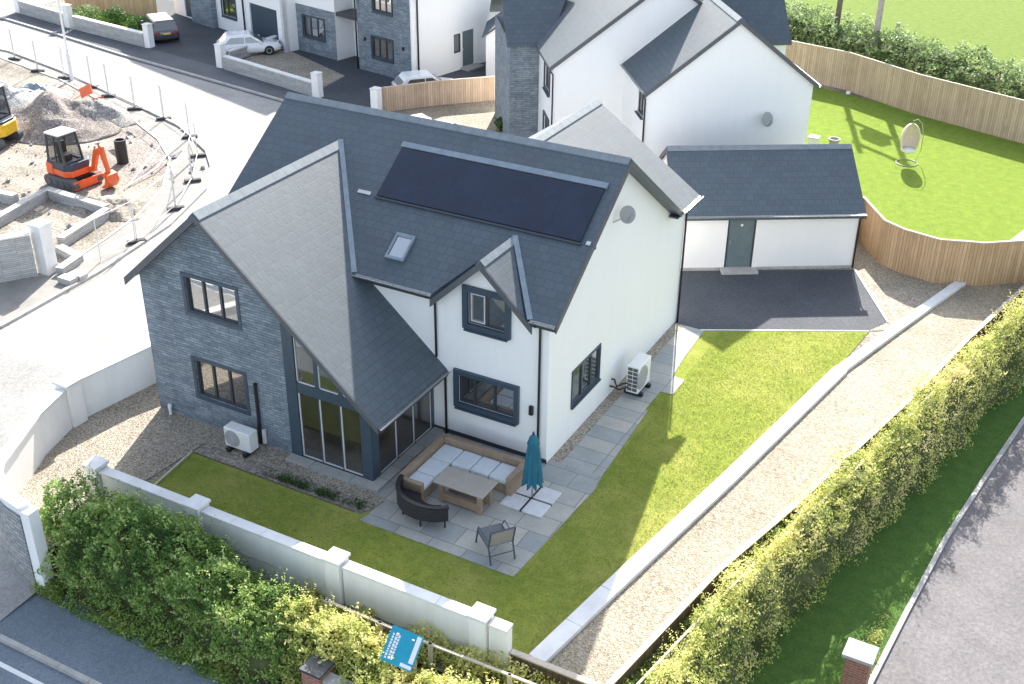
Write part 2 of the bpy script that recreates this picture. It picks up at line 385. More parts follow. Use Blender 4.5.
# ------------------------------------------------------------------ ground
LOW = -1.2
LOWR = -1.9
sheet('ground', [(-260, -160), (260, -160), (260, 320), (-260, 320)], LOWR-.14, 'soil')
FLINE = [(5.03, -6.95), (5.83, -2.11), (6.65, 1.20), (8.18, 8.29), (9.05, 13.24), (10.14, 18.3), (13.2, 27.5), (30, 70), (70, 180)]
WALLP = [(-12.65, -1.97), (-13.13, -5.08), (-12.0, -7.69), (-11.5, -8.75), (-10.75, -9.35), (-9.25, -9.55)]
UP = [(-9.2, -9.4), (-9.2, -7.3)]+FLINE+[(70, 320), (-250, 320), (-250, -3), (-13.1, -3)]+WALLP[1:-1]
sheet('upper_ground', UP, -.012, 'sand')
sheet('neighbour_lawn', [(.6, 22.5), (3.6, 17.7), (4.92,18.02,1.7), (5.76,17.55,1.7), (7.06,17.27,1.7), (8.53,17.81,1.7), (9.73,18.70,1.7), (12.11,20.37,1.7), (22, 60), (11.23,34.69), (6.57,36.02), (-4.46,39.34), (-9, 42), (-9, 28)], .004, 'grasslush').data.materials
for v in bpy.data.objects['neighbour_lawn'].data.vertices: v.co.z = .004
sheet('field', [(-30, 40.5), (-4, 41.5), (12, 36.5), (60, 25), (260, 60), (260, 320), (-160, 320)], .008, 'fieldgrass')
# estate road and its ramp down to the main road
m = MB(); ys = [60, -3, -6, -9, -11.3]
zr = lambda y: 0. if y > -4 else max(LOW, -(-4-y)/6*1.2)
m.face([(-75, -3, .004), (-13.05, -3, .004), (-12.6, -1.6, .004), (-11.9, 2, .004), (-11.9, 9, .004), (-16, 18, .004), (-15.5, 24.3, .004), *[(x, y, .004) for x, y in [(-20.26,21.40), (-26.39,22.18), (-29.29,22.66), (-34.99,23.56), (-40.31,24.38), (-46.47,25.61), (-53.08,26.79), (-75, 33)]]])
for a, b in ((-3, -6), (-6, -8), (-8, -9.5), (-9.5, -11.3)):
    m.face([(-75, a, zr(a)+.004), (-75, b, zr(b)+.004), (-9.4, b, zr(b)+.004), (-9.4 if a < -6 else -11.5, a, zr(a)+.004)])
tag(m.build('estate_road', 'concreteroad', up=True), kind='structure')
# low level: footpath, kerb, main road, right-hand road and verge
sheet('footpath', [(-9.6, -9.6), (-9.1, -9.3), (5.4, -9.3), (5.4, -11.33), (-60, -11.33), (-60, -10.9), (-10.75, -9.85)], LOW+.004, 'asphaltpath')
sheet('pavement', [(-11.5, -9.1), (-9.6, -9.5), (-10.75, -9.85), (-13.5, -9.6)], LOW+.009, 'gravelgrey')
k = MB().strip([(-13.5, -9.55), (-12.4, -9.4), (-11.46, -9.34), (-10.6, -9.5), (-9.7, -9.75)], .07, LOW-.05, LOW+.03); tag(k.build('path_kerb', 'coping'), kind='structure')
k = MB()
for i in range(-40, 8): k.box(i*1.0+.008, -11.46, LOW-.12, i*1.0+.992, -11.33, LOW+.012)
tag(k.build('road_kerb', 'concrete'), kind='structure')
sheet('main_road', [(-160, -60), (160, -60), (160, -11.46), (-160, -11.46)], LOW-.1, 'asphaltpath')
tag(MB().box(-60, -12.04, LOW-.098, 10, -11.92, LOW-.094).build('road_line', 'coping'), kind='structure')
RK = [(9.6, -4.8), (9.73, -2.88), (9.82, -1.88), (10.02, .99), (10.32, 4.68), (10.79, 8.36), (11.36, 12.4), (13.0, 20), (17, 31)]
sheet('grass_verge', [(6.9, -9.2), (9.4, -6)]+RK+[(10.6, 19), (8.9, 12), (7.0, 1.1), (6.2, -4), (6.1, -9)], LOWR+.04, 'vergegrass')
sheet('side_road', [(9.4, -6)]+RK+[(40, 90), (60, 90), (60, -40), (9.2, -11.3)], LOWR, 'asphaltpink')
tag(MB().strip(RK, .13, LOWR-.05, LOWR+.07).build('side_road_kerb', 'concrete'), kind='structure')
sheet('planting_bed', [(-2.8, -7.15), (5.05, -7.1), (5.86, -2.11), (6.68, 1.2), (8.21, 8.29), (9.08, 13.2), (10.2, 18.3), (11, 18.1), (9.8, 13.1), (8.8, 8.2), (7.3, 1.1), (6.5, -2.2), (6.0, -7.95), (-2.8, -7.9)], -.33, 'soil')
sheet('bank', [(-9.3, -9.55), (-2.8, -9.85), (.5, -10.1), (5.6, -9.6), (6.2, -8.5), (6.6, -3), (7.6, 3.5), (9.6, 14), (10.2, 18.2), (8.9, 13.4), (6.5, 1.2), (5, -6.7), (-9.3, -7.4)], LOW+.03, 'soil')
# garden surfaces
sheet('gravel_bed', [(-9.25, -7.2), (-9.0, -3.9), (-3.0, -3.9), (-3, 0), (-12.5, 0), (-12.75, -2.0), (-13.2, -5.08), (-12.05, -7.6), (-11.5, -8.6), (-10.7, -9.2), (-9.3, -9.45)], .008, 'gravel')
sheet('lawn', [(-8.93, -7.2), (-8.98, -4.42), (-3.2, -4.42), (-3.0, -4.0), (.3, -4), (.3, 9.5), (0.98,9.51), (6.00,12.29), (5.75, 9.6), (4.5, 1.69), (3.5, -4.03), (3.2, -7)], .012, 'grass')
tag(MB().strip([(-8.72, -6.5), (-8.98, -4.40)], .045, -.02, .07).build('lawn_edging', 'sleeper'), kind='structure')
tag(MB().strip([(-8.98, -4.40), (-3.4, -4.42)], .035, -.02, .035).build('lawn_edging', 'brownboard'), kind='structure')
sheet('gravel_margin', [(0, -.35), (.42, -.35), (.42, 9.6), (0, 9.6)], .016, 'gravel')
p = MB().prism([(-3.05, -4.66), (1.5, -4.66), (1.72, -.4), (1.62, .2), (-.0, .2), (-3.4, .2), (-3.71, -3.0), (-3.3, -3.42), (-2.95, -3.7)], -.03, .035)
tag(p.build('patio', 'slabs'), kind='structure')
p = MB().prism([(.36, .2), (1.62, .2), (1.42, 3.95), (1.32, 4.0), (1.32, 5.15), (1.72, 5.2), (1.72, 6.2), (1.30, 6.25), (1.18, 7.6), (1.1, 9.55), (.36, 9.58)], -.03, .031)
tag(p.build('side_path', 'slabs2'), kind='structure')
sheet('driveway', [(0.05,9.31), (0.95,9.58), (5.98,12.36), (6.37,13.32), (4.3, 16.9), (-1.9, 13.2), (-7, 12), (-7, 9.78), (0, 9.78)], .008, 'bitmac')
tag(MB().strip([(0.97,9.55), (5.99,12.33)], .05, 0, .03).build('driveway_edging', 'coping'), kind='structure')
tag(MB().strip([(6.41,13.27), (4.33, 16.9)], .07, 0, .04).build('driveway_edging', 'coping'), kind='structure')
sheet('gravel_corner', [(5.98,12.36), (6.40,13.34), (4.3, 17), (2.4, 20.2), (4.0, 20.2), (9, 19), (8.0, 17.8), (6.8, 12.9)], .0065, 'gravel')
m = MB(); ED = [(3.32, -6.93), (3.77, -4.03), (4.72, 1.69), (5.86, 9.2), (6.76, 12.79), (8.06, 17.74)]
acc = 0
for (a, b) in zip(ED, ED[1:]):
    a, b = Vector(a), Vector(b); L = (b-a).length; n = max(1, round(L/1.85))
    for i in range(n):
        p, q = a.lerp(b, i/n), a.lerp(b, (i+1)/n); d = (q-p).normalized()*.006
        m.strip([p+d, q-d], .44 if a.y < 9 else .36, -.05, .13)
tag(m.build('kerb_edging', 'coping', bevel=.012), kind='structure')
sheet('gravel_path', [(3.5, -6.93), (3.95, -4.03), (4.9, 1.69), (6.02, 9.2), (6.9, 12.79), (8.1, 17.8), (9.6, 19.4), (10.4, 19.2), (10.14, 18.3), (9.05, 13.24), (8.18, 8.29), (6.65, 1.2), (5.83, -2.11), (5.03, -6.93)], .012, 'gravelpale')
sheet('paved_path', [(8.85,21.98), (9.53,22.70), (10.74,23.73), (10.43,26.45), (9.34,24.05)], .012, 'slabwhite')

# ------------------------------------------------------------------ the detached house
H0 = (-5.6, 3.3, 0)
house = thing('detached_house', H0, 'large detached house with slate roof, stone front gable, white walls and solar panels', 'house')
TM = .7134; TW = .871
ez, ry, rz = 4.616, 4.094, 7.752
X, Y = Vector((1, 0, 0)), Vector((0, 1, 0))
zM = lambda y: ez+(y+.301)*TM if y <= ry else rz-(y-ry)*TM
zW = lambda x: 6.992-TW*abs(x+8.731)
xr2, zr2 = -3.42, 7.2; TR = (zr2-4.62)/(.36-xr2)
zR = lambda x: zr2-TR*abs(x-xr2)
# walls
winF = rect(-2.80, 1.22, -1.0, 2.16)
winU = rect(-2.46, 3.86, -1.30, 4.84)
winG = rect(1.53, 1.10, 3.35, 2.2)
wm = MB()
wallface(wm, (0, 0, 0), X, -Y, [(-11.2, -.1), (0, -.1), (0, 4.64), (-.66, 4.64), (-1.93, 5.75), (-3.2, 4.64), (-11.2, 4.64)], [winF, winU])
wallface(wm, (0, 0, 0), Y, X, [(0, -.1), (9.775, -.1), (9.775, 4.62), (8.3, 4.62), (ry, 7.56), (0, 4.64)], [winG])
wallface(wm, (0, 9.775, 0), -X, Y, [(0, -.1), (7.2, -.1), (7.2, 4.5), (3.42, 7.0), (0, 4.6)])
wallface(wm, (-11.2, 0, 0), -Y, -X, [(-8.19, -.1), (0, -.1), (0, 4.6), (-ry, 7.5), (-8.19, 4.6)])
wallface(wm, (-7.2, 8.19, 0), -X, Y, [(0, -.1), (4, -.1), (4, 4.6), (0, 4.6)])
wallface(wm, (-7.2, 9.775, 0), -Y, -X, [(0, -.1), (1.6, -.1), (1.6, 4.6), (0, 4.6)])
wm.build('wall', 'render', house)
MB().box(-3.72, -.022, -.05, .02, -.001, .16).build('plinth', 'trimdark', house)
# stone front of the gable wing
YW = -3.08
sU = rect(-9.72, 3.72, -7.92, 4.82); sL = rect(-9.76, .95, -7.96, 2.16)
sm = MB()
wallface(sm, (0, YW, 0), X, -Y, [(-11.41, -.1), (-6.42, -.1), (-6.42, zW(-6.42)-.16), (-8.731, zW(-8.731)-.16), (-11.41, zW(-11.41)-.16)], [sU, sL], .14)
wallface(sm, (-11.41, YW, 0), -Y, -X, [(-3.3, -.1), (0, -.1), (0, 4.5), (-3.3, 4.5)])
sm.build('stone_wall', 'stone', house)
# slate roofs
T = .15
rm = MB()
rm.ext([(-6.0, -.301, zM(-.301)), (-3.46, -.301, zM(-.301)), (-1.93, 1.57, zM(1.57)), (-.42, -.301, zM(-.301)), (.31, -.301, zM(-.301)), (.31, ry, rz), (-11.45, ry, rz), (-11.45, -.301, zM(-.301)), (-8.731, 3.02, zM(3.02))], (0, 0, -T))
rm.ext([(.31, ry, rz), (.31, 8.49, zM(8.49)), (-11.45, 8.49, zM(8.49)), (-11.45, ry, rz)], (0, 0, -T))
rm.build('roof', 'slate', house)
rm = MB()
rm.ext([(-8.731, -3.43, zW(-8.731)), (-8.731, 3.06, zW(-8.731)), (-5.99, -.32, zW(-5.99)), (-5.93, .04, zW(-5.93)), (-3.19, .04, zW(-3.19)), (-3.19, -3.43, zW(-3.19))], (0, 0, -T))
rm.ext([(-8.731, -3.43, zW(-8.731)), (-8.731, 3.06, zW(-8.731)), (-11.5, -.32, zW(-11.5)), (-11.6, -.3, zW(-11.6)), (-11.6, -3.43, zW(-11.6))], (0, 0, -T))
rm.build('wing_roof', 'slate', house)
rm = MB(); dz = 5.93; DT = (5.93-4.50)/1.5; zD = lambda x: dz-DT*abs(x+1.93)
rm.ext([(-1.93, -.301, dz), (-1.93, 1.56, dz), (-3.48, -.301, zD(-3.48))], (0, 0, -.12))
rm.ext([(-1.93, -.301, dz), (-1.93, 1.56, dz), (-.38, -.301, zD(-.38))], (0, 0, -.12))
rm.build('dormer_roof', 'slate', house)
rm = MB()
rm.ext([(xr2, 4.75, zr2), (.31, 8.42, zR(.31)), (.36, 8.49, zR(.36)), (.36, 10.0, zR(.36)), (xr2, 10.0, zr2)], (0, 0, -T))
rm.ext([(xr2, 4.75, zr2), (-7.2, 8.49, zR(-7.2)), (-7.2, 10.0, zR(-7.2)), (xr2, 10.0, zr2)], (0, 0, -T))
rm.build('rear_roof', 'slate', house)
# ridge tiles, separate caps with fine joints
def ridge(mb, p, q, slope, w=.17, seg=.45, up=.035):
    p, q = Vector(p), Vector(q); d = q-p; n = max(1, round(d.length/seg)); a = d.cross(Z).normalized()
    for i in range(n):
        s, e = p+d*(i/n+.006/n), p+d*((i+1)/n-.006/n)
        sec = lambda c: [c-a*w+Z*(up-slope*w), c+Z*(up+.012), c+a*w+Z*(up-slope*w), c+a*w+Z*(up-slope*w-.03), c+Z*(up-.03), c-a*w+Z*(up-slope*w-.03)]
        mb.loft([sec(s), sec(e)])
for a_ in (((-11.45, ry, rz), (.31, ry, rz), TM), ((-8.731, -3.43, 6.992), (-8.731, 3.0, 6.992), TW, .19), ((-1.93, -.30, dz), (-1.93, 1.5, dz), DT, .14), ((xr2, 4.9, zr2), (xr2, 10.0, zr2), TR)):
    r = MB(); ridge(r, *a_); r.build('ridge_tiles', 'ridge', house)
# valleys in lead
for a, b in (((-8.70, 3.04), (-6.0, -.30)), ((-1.90, 1.55), (-.42, -.32))):
    p, q = Vector((*a, zM(a[1])+.035)), Vector((*b, zM(b[1])+.035)); MB().bar(p, q, .15, .03).build('valley', 'lead', house)
# bargeboards and fascias
b = MB()
def barge(mb, p, q, n, d=.2, t=.04, lift=-.005):
    p, q, n = Vector(p), Vector(q), Vector(n)
    mb.ext([p+Z*lift, q+Z*lift, q+Z*(lift-d), p+Z*(lift-d)], n*t)
barge(b, (.311, ry, rz), (.311, 8.5, zM(8.5)), X); barge(b, (.311, ry, rz), (.311, -.31, zM(-.31)), X); b.ext([(.02, 8.2, 4.44), (.33, 8.2, 4.44), (.33, 8.5, 4.44), (.02, 8.5, 4.44)], (0, 0, .05)); b.build('bargeboard', 'barge', house); b = MB()
barge(b, (-8.731, -3.431, 6.992), (-11.62, -3.431, zW(-11.62)), -Y, .24); barge(b, (-8.731, -3.431, 6.992), (-3.19, -3.431, zW(-3.19)), -Y, .2); b.build('bargeboard', 'barge', house); b = MB()
barge(b, (-1.93, -.302, dz), (-3.5, -.302, zD(-3.5)), -Y, .22); barge(b, (-1.93, -.302, dz), (-.36, -.302, zD(-.36)), -Y, .22)
b.build('bargeboard', 'barge', house)
s = MB()
s.ext([(.30, ry, 7.55), (.30, 8.45, zM(8.45)-.2), (.0, 8.45, zM(8.45)-.2), (0, ry, 7.55)], (0, 0, .03)); s.build('soffit', 'anthracite', house); s = MB()
s.ext([(-8.731, -3.40, 6.79), (-3.2, -3.40, zW(-3.2)-.19), (-3.2, YW, zW(-3.2)-.19), (-8.731, YW, 6.79)], (0, 0, .02))
s.build('soffit', 'anthracite', house)
# gutters
def gutter(name, p, q, parent=house, r=.065, local=False):
    p, q = Vector(p), Vector(q); d = q-p; a = Vector((d.y, -d.x, 0)).normalized()
    sec = lambda c: [c+a*r*cos(t)+Z*r*sin(t) for t in [pi+pi*k/6 for k in range(7)]]+[c+a*(r-.012)*cos(t)+Z*(r-.012)*sin(t) for t in [2*pi-pi*k/6 for k in range(7)]]
    return MB().loft([sec(p), sec(q)]).build(name, 'metal', parent, local)
gutter('gutter', (-6.0, -.37, 4.62), (-3.46, -.37, 4.62)); gutter('gutter', (-.42, -.37, 4.62), (.31, -.37, 4.62))
gutter('gutter', (-3.12, -3.43, 2.14), (-3.12, .0, 2.14)); gutter('gutter', (.43, 8.5, 4.62), (.43, 10.0, 4.62))
for q in ((-3.19, -3.42, 1.96, -3.16, 0, 2.12), (-6, -.32, 4.44, -3.46, -.30, 4.60), (-.42, -.32, 4.44, .31, -.30, 4.60)): MB().box(*q).build('fascia', 'trimdark', house)
def downpipe(pts, parent=house, r=.036, local=False, brackets=True):
    o = MB().tube(pts, r).build('downpipe', 'blackplastic', parent, local, smooth=True); o.data.polygons.foreach_set('use_smooth', [True]*len(o.data.polygons))
    return o
downpipe([(-3.62, -.36, 4.58), (-3.62, -.33, 4.48), (-3.50, -.07, 4.36), (-3.50, -.06, 2.52)])
downpipe([(-3.16, -.05, 2.08), (-3.22, -.06, 1.95), (-3.22, -.06, .02)])
downpipe([(-.30, -.36, 4.58), (-.28, -.33, 4.46), (-.24, -.07, 4.34), (-.24, -.06, .02)])
downpipe([(.42, 9.7, 4.58), (.38, 9.7, 4.42), (.07, 9.72, 4.28), (.07, 9.72, .02)])
# windows
window(house, (0, 0, 0), X, -Y, *winF[0], *winF[2], divs=(.27, .63), surround=.14, proud=.10)
window(house, (0, 0, 0), X, -Y, *winU[0], *winU[2], divs=(.48,), surround=.16, proud=.10, sash=(0,))
window(house, (0, 0, 0), Y, X, *winG[0], *winG[2], divs=(.36, .7), depth=.06, frame='anthracite', surround=.05, proud=.03)
for hz in (sU, sL):
    window(house, (0, YW, 0), X, -Y, *hz[0], *hz[2], divs=(.335, .665), depth=.13, surround=.11, proud=.02, frame='trimdark', sill=False)
# glazed corner of the wing
g = MB()
zg = lambda u: zW(u)-.17
g.ext([(-6.42, YW, -.05), (-6.06, YW, -.05), (-6.06, YW, zg(-6.06)), (-6.42, YW, zg(-6.42))], (0, -.06, 0))
g.ext([(-3.99, YW, -.05), (-3.67, YW, -.05), (-3.67, YW, zg(-3.67)), (-3.99, YW, zg(-3.99))], (0, -.05, 0))
g.box(-6.06, YW-.045, 2.20, -3.99, YW+.05, 2.52)
g.box(-6.06, YW-.045, -.05, -3.99, YW+.05, .10)
for u in (-5.37, -4.60): g.ext([(u-.07, YW, 2.52), (u+.07, YW, 2.52), (u+.07, YW, zg(u+.07)), (u-.07, YW, zg(u-.07))], (0, -.04, 0))
g.ext([(-6.06, YW, zg(-6.06)), (-6.06, YW, zg(-6.06)-.12), (-3.9, YW, zg(-3.9)-.12), (-3.9, YW, zg(-3.9))], (0, -.05, 0))
g.box(-3.70, YW+.002, -.05, -3.66, -2.78, 2.40); g.box(-3.70, -2.78, 1.98, -3.66, -.12, 2.40); g.box(-3.70, -2.78, -.05, -3.66, 0, .10); g.box(-3.70, -.13, .1, -3.66, 0, 2.40)
g.build('glazing_frame', 'anthracite', house)
for a, c in ((-6.04, -5.36), (-5.34, -4.66), (-4.64, -4.0)):
    dd = MB(); e = .035
    dd.box(a, YW-.03, .12, a+e, YW, 2.18); dd.box(a+e, YW-.03, .12, c, YW, .155)
    fr = dd.build('door_frame', 'palegrey', house)  # pale strips on left and bottom edges paint in the frames' reflections
    MB().box(a, YW-.004, .11, c, YW+.02, 2.19).build('pane', 'panesdark', fr)
    dd = MB(); dd.box(c-.02, YW-.035, .12, c+.02, YW-.0, 2.18); dd.build('mullion', 'anthracite', fr)
for a, c in ((-6.04, -5.44), (-5.30, -4.67), (-4.53, -4.02)):
    dd = MB(); dd.box(a, YW-.03, 2.53, c, YW, 2.565); dd.box(a, YW-.03, 2.53, a+.03, YW, zg(a)-.14)
    fr = dd.build('window_frame_glint', 'palegrey', house)  # pale edge strips carry the frame reflections as colour
    MB().ext([(a, YW-.005, 2.53), (c, YW-.005, 2.53), (c, YW-.005, zg(c)-.1), (a, YW-.005, zg(a)-.1)], (0, .02, 0)).build('pane', 'panes', fr)
for a, c in ((-2.76, -1.93), (-1.9, -1.05), (-1.02, -.15)):
    dd = MB(); dd.box(-3.70, c-.035, .12, -3.675, c, 1.96); dd.box(-3.70, a, .12, -3.675, c-.035, .155)
    fr = dd.build('door_frame', 'palegrey', house)  # side panes likewise: reflected frame lines set in as pale grey strips
    MB().box(-3.715, a, .11, -3.69, c, 1.97).build('pane', 'panesdark', fr)
    MB().box(-3.70, c, .1, -3.66, c+.03, 1.98).build('mullion', 'anthracite', fr)
dd = MB()
for a, c in ((-6.42, -5.55), (-5.54, -4.68), (-4.67, -3.82), (-3.81, -3.32)): dd.box(a, -3.44, -.05, c, YW-.07, .10)
for a, c in ((YW-.06, -2.2), (-2.19, -1.2), (-1.19, -.02)): dd.box(-3.655, a, -.05, -3.32, c, .10)
dd.build('door_sill', 'slabs2', house)
# solar panels, six of them, with flashing
nrm = Vector((0, -TM, 1)).normalized(); sv = Vector((0, 1, TM)).normalized()
PM = lambda x, y, h=0: Vector((x, y, zM(y)))+nrm*h
x0, x1, ya, yb = -6.56, -.02, 1.74, 3.20
for i in range(6):
    a, c = x0+(x1-x0)*i/6+.0012, x0+(x1-x0)*(i+1)/6-.0012
    so_ = MB().ext([PM(a, ya+.03, .03), PM(c, ya+.03, .03), PM(c, yb-.03, .03), PM(a, yb-.03, .03)], nrm*.03).build('solar_panel', 'solar', house)
s = MB(); s.ext([PM(x0-.06, yb, .02), PM(x1+.06, yb, .02), PM(x1+.06, yb+.15, .02), PM(x0-.06, yb+.15, .02)], nrm*.05)
s.build('panel_flashing', 'lead', house)
s = MB(); s.ext([PM(x0-.04, ya-.05, .02), PM(x1+.04, ya-.05, .02), PM(x1+.04, ya, .02), PM(x0-.04, ya, .02)], nrm*.04); s.build('panel_rail', 'trimdark', house)
for xx in (x0-.45, x1+.22):
    MB().ext([PM(xx-.22 if xx < -3 else xx-.06, ya, .01), PM(xx+.22 if xx < -3 else xx+.06, ya, .01), PM(xx+.22 if xx < -3 else xx+.06, ya+.09, .01), PM(xx-.22 if xx < -3 else xx-.06, ya+.09, .01)], nrm*.03).build('roof_vent', 'palegrey', house)
# roof window
fr = MB(); a, c, ya, yb = -5.32, -4.70, .26, .95
for q in ((a, ya, c, ya+.07), (a, yb-.09, c, yb), (a, ya+.07, a+.07, yb-.09), (c-.07, ya+.07, c, yb-.09)):
    fr.ext([PM(q[0], q[1]), PM(q[2], q[1]), PM(q[2], q[3]), PM(q[0], q[3])], nrm*.09)
fr = fr.build('skylight', 'lead', house)
MB().ext([PM(a+.05, ya+.05, .02), PM(c-.05, ya+.05, .02), PM(c-.05, yb-.06, .02), PM(a+.05, yb-.06, .02)], nrm*.035).build('pane', 'panesky', fr)
# satellite dish on the gable
def dish(parent, c, aim, r, local=False, arm=None):
    c, aim = Vector(c), Vector(aim).normalized(); a = aim.cross(Z).normalized(); d = aim.cross(a)
    rings = []
    for rr, h in ((.02, 0), (.35, .02), (.7, .07), (1, .15), (1.02, .13), (.7, .045), (.35, -.005), (.02, -.02)):
        rings.append([c+a*r*rr*cos(2*pi*k/24)+d*r*rr*1.1*sin(2*pi*k/24)+aim*h*r*1.3 for k in range(24)])
    o = MB().loft(rings).build('satellite_dish', 'grill2', parent, local, smooth=True)
    m = MB().tube([c+Z*-.05, Vector(arm)+Z*-.08, Vector(arm)+(Vector(arm)-c)*.25-Z*.08], .018)
    m.tube([c-d*r*-.95, c+aim*r*1.1-d*r*-.35], .012); m.box(*(c+aim*r*1.1-d*r*-.35-Vector((.03, .03, .03))), *(c+aim*r*1.1-d*r*-.35+Vector((.03, .03, .05))))
    m.build('dish_arm', 'metal', o, local)
dish(house, (.34, 4.0, 6.16), (.62, -.75, .3), .23, arm=(.02, 3.85, 6.0))
MB().box(-.53, -.09, 1.52, -.42, -.001, 1.80).build('wall_lamp', 'blackplastic', house)
MB().box(.0, 2.55, 5.58, .05, 2.63, 5.72).build('wall_sensor', 'trimdark', house)
m = MB().tube([(-7.53, YW-.06, 2.02), (-7.53, YW-.06, .9), (-7.55, YW-.06, .05)], .05); m.tube([(-7.53, YW-.02, 2.0), (-7.53, YW-.06, 2.03), (-7.53, YW-.06, 1.95)], .055)
m.build('pipe_cover', 'blackplastic', house)
MB().box(-7.44, YW-.09, .1, -7.36, YW-.01, .55).build('pipe_end', 'white', house)
m = MB().tube([(-10.9, YW-.12, 0), (-10.9, YW-.12, .26)], .045, 12); m.tube([(-10.9, YW-.12, .26), (-10.9, YW-.1, .36)], .06, 12)
m.build('vent_pipe', 'white', house)

# ------------------------------------------------------------------ garage
def framed(loc, deg): return loc, radians(deg)
gar = thing('garage', (4.15, 17.05), 'low white rendered garage with dark slate roof and grey door beside the dark driveway', 'garage', radians(32))
gx0, gx1, gy1 = -6.75, 0, 4.7; gp = .665; gz = lambda y: 3.98-gp*abs(y-2.38)
dr = rect(-4.86, .08, -3.80, 2.14)
w_ = MB()
wallface(w_, (0, 0, 0), X, -Y, [(gx0, -.1), (-4.86, -.1), (-4.86, .08), (-3.80, .08), (-3.80, -.1), (0, -.1), (0, 2.36), (gx0, 2.36)][:0] or [(gx0, -.1), (gx1, -.1), (gx1, 2.36), (gx0, 2.36)], [dr], .1)
wallface(w_, (0, 0, 0), Y, X, [(0, -.1), (gy1, -.1), (gy1, 2.36), (2.38, 3.84), (0, 2.36)])
wallface(w_, (gx0, 0, 0), -Y, -X, [(-gy1, -.1), (0, -.1), (0, 2.36), (-2.38, 3.84), (-gy1, 2.36)])
wallface(w_, (0, gy1, 0), -X, Y, [(0, -.1), (-gx0, -.1), (-gx0, 2.36), (0, 2.36)])
w_.build('wall', 'render2', gar, True)
MB().box(gx0, -.02, -.05, gx1+.02, -.001, .10).build('plinth', 'concrete', gar, True)
r = MB()
for s in (-1, 1):
    ye = 2.38+s*2.62
    r.ext([(gx0-.12, 2.38, 3.98), (.14, 2.38, 3.98), (.14, ye, gz(ye)), (gx0-.12, ye, gz(ye))], (0, 0, -.12))
r.build('roof', 'slate', gar, True)
r = MB(); ridge(r, (gx0-.12, 2.38, 3.98), (.14, 2.38, 3.98), gp, .16, .42); r.build('ridge_tiles', 'ridge', gar, True)
b = MB()
for xx, n in ((.14, X), (gx0-.12, -X)):
    c = MB(); barge(c, (xx+n.x*.002, 2.38, 3.98), (xx+n.x*.002, -.25, gz(-.25)), n, .17, .03); barge(c, (xx+n.x*.002, 2.38, 3.98), (xx+n.x*.002, 5.0, gz(5.0)), n, .17, .03)
    c.build('bargeboard', 'barge', gar, True)
MB().box(gx0-.1, -.235, 2.10, .12, -.215, 2.27).build('fascia', 'trimdark', gar, True)
gutter('gutter', (gx0-.12, -.30, 2.27), (.16, -.30, 2.27), gar, .06, True)
downpipe([(.05, -.30, 2.22), (.05, -.2, 2.1), (.03, -.06, 2.0), (.03, -.06, .02)], gar, .034, True)
do = MB(); a, z0, c, z1 = dr[0][0], dr[0][1], dr[2][0], dr[2][1]
do.box(a, .03, z0, a+.07, .09, z1); do.box(c-.07, .03, z0, c, .09, z1); do.box(a+.07, .03, z1-.07, c-.07, .09, z1)
fr = do.build('door_frame', 'trimdark', gar, True)
d = MB().box(a+.07, .05, z0, c-.07, .08, z1-.07).build('door', 'door', gar, True)
MB().box(a+.13, .028, 1.03, a+.17, .048, 1.16).build('handle', 'metal', d, True)
MB().lathe([(.001, -.012), (.05, -.012), (.05, 0), (.001, 0)], ((a+c)/2, .049, 1.78), 14, 'y').build('door_light', 'white', d, True)
MB().box(a-.15, -.45, -.02, c+.15, -.021, .10).build('step', 'concrete', gar, True)

# ------------------------------------------------------------------ neighbouring house behind
nb = thing('neighbour_house', (-5.1, 18.25), 'big white house behind the garage with two slate gables and a stone bay', 'house', radians(36.5))
w_ = MB(); zn = lambda x: 7.82-.775*abs(x-3.62)
nw = rect(-1.45, 3.75, -.45, 4.75)
wallface(w_, (0, 0, 0), X, -Y, [(.1, -.1), (6.95, -.1), (6.95, 5.05), (3.62, 7.68), (.1, 4.95)])
wallface(w_, (.1, 0, 0), -Y, -X, [(-4.05, -.1), (0, -.1), (0, 4.95), (-4.05, 4.95)], [nw])
wallface(w_, (6.95, 0, 0), Y, X, [(0, -.1), (7.5, -.1), (7.5, 4.95), (0, 4.95)])
n1w = [rect(-6.0, 3.55, -4.75, 4.65), rect(-6.0, 1.0, -4.75, 2.3)]
wallface(w_, (-3.0, 4.0, 0), X, -Y, [(0, -.1), (9.6, -.1), (9.6, 4.95), (4.75, 8.44), (0, 4.95)])
wallface(w_, (-3.0, 0, 0), -Y, -X, [(-13, -.1), (-4.0, -.1), (-4.0, 4.95), (-13, 4.95)], n1w)
w_.build('wall', 'render', nb, True)
w_ = MB(); wallface(w_, (8.35, 7.1, 0), -X, -Y, [(0, -.1), (1.9, -.1), (1.9, 4.95), (0, 4.95)])
wallface(w_, (8.35, 7.1, 0), Y, X, [(0, -.1), (6, -.1), (6, 4.95), (3, 7.4), (0, 4.95)])
wallface(w_, (-4.3, 13, 0), X, Y, [(0, -.1), (12.6, -.1), (12.6, 4.95), (0, 4.95)])
w_.build('rear_wall', 'render', nb, True)
w_ = MB(); wallface(w_, (-4.35, 7.7, 0), X, -Y, [(0, -.1), (1.35, -.1), (1.35, 5.0), (0, 5.0)])
wallface(w_, (-4.35, 7.7, 0), -Y, -X, [(-5.3, -.1), (0, -.1), (0, 5.0), (-5.3, 5.0)])
w_.build('stone_bay', 'stone', nb, True)
r = MB()
r.ext([(3.62, -.12, 7.82), (3.62, 4.02, 7.82), (-.02, 4.02, zn(-.02)), (-.02, -.12, zn(-.02))], (0, 0, -.14))
r.ext([(3.62, -.12, 7.82), (3.62, 7.4, 7.82), (7.12, 7.4, zn(7.12)), (7.12, -.12, zn(7.12))], (0, 0, -.14))
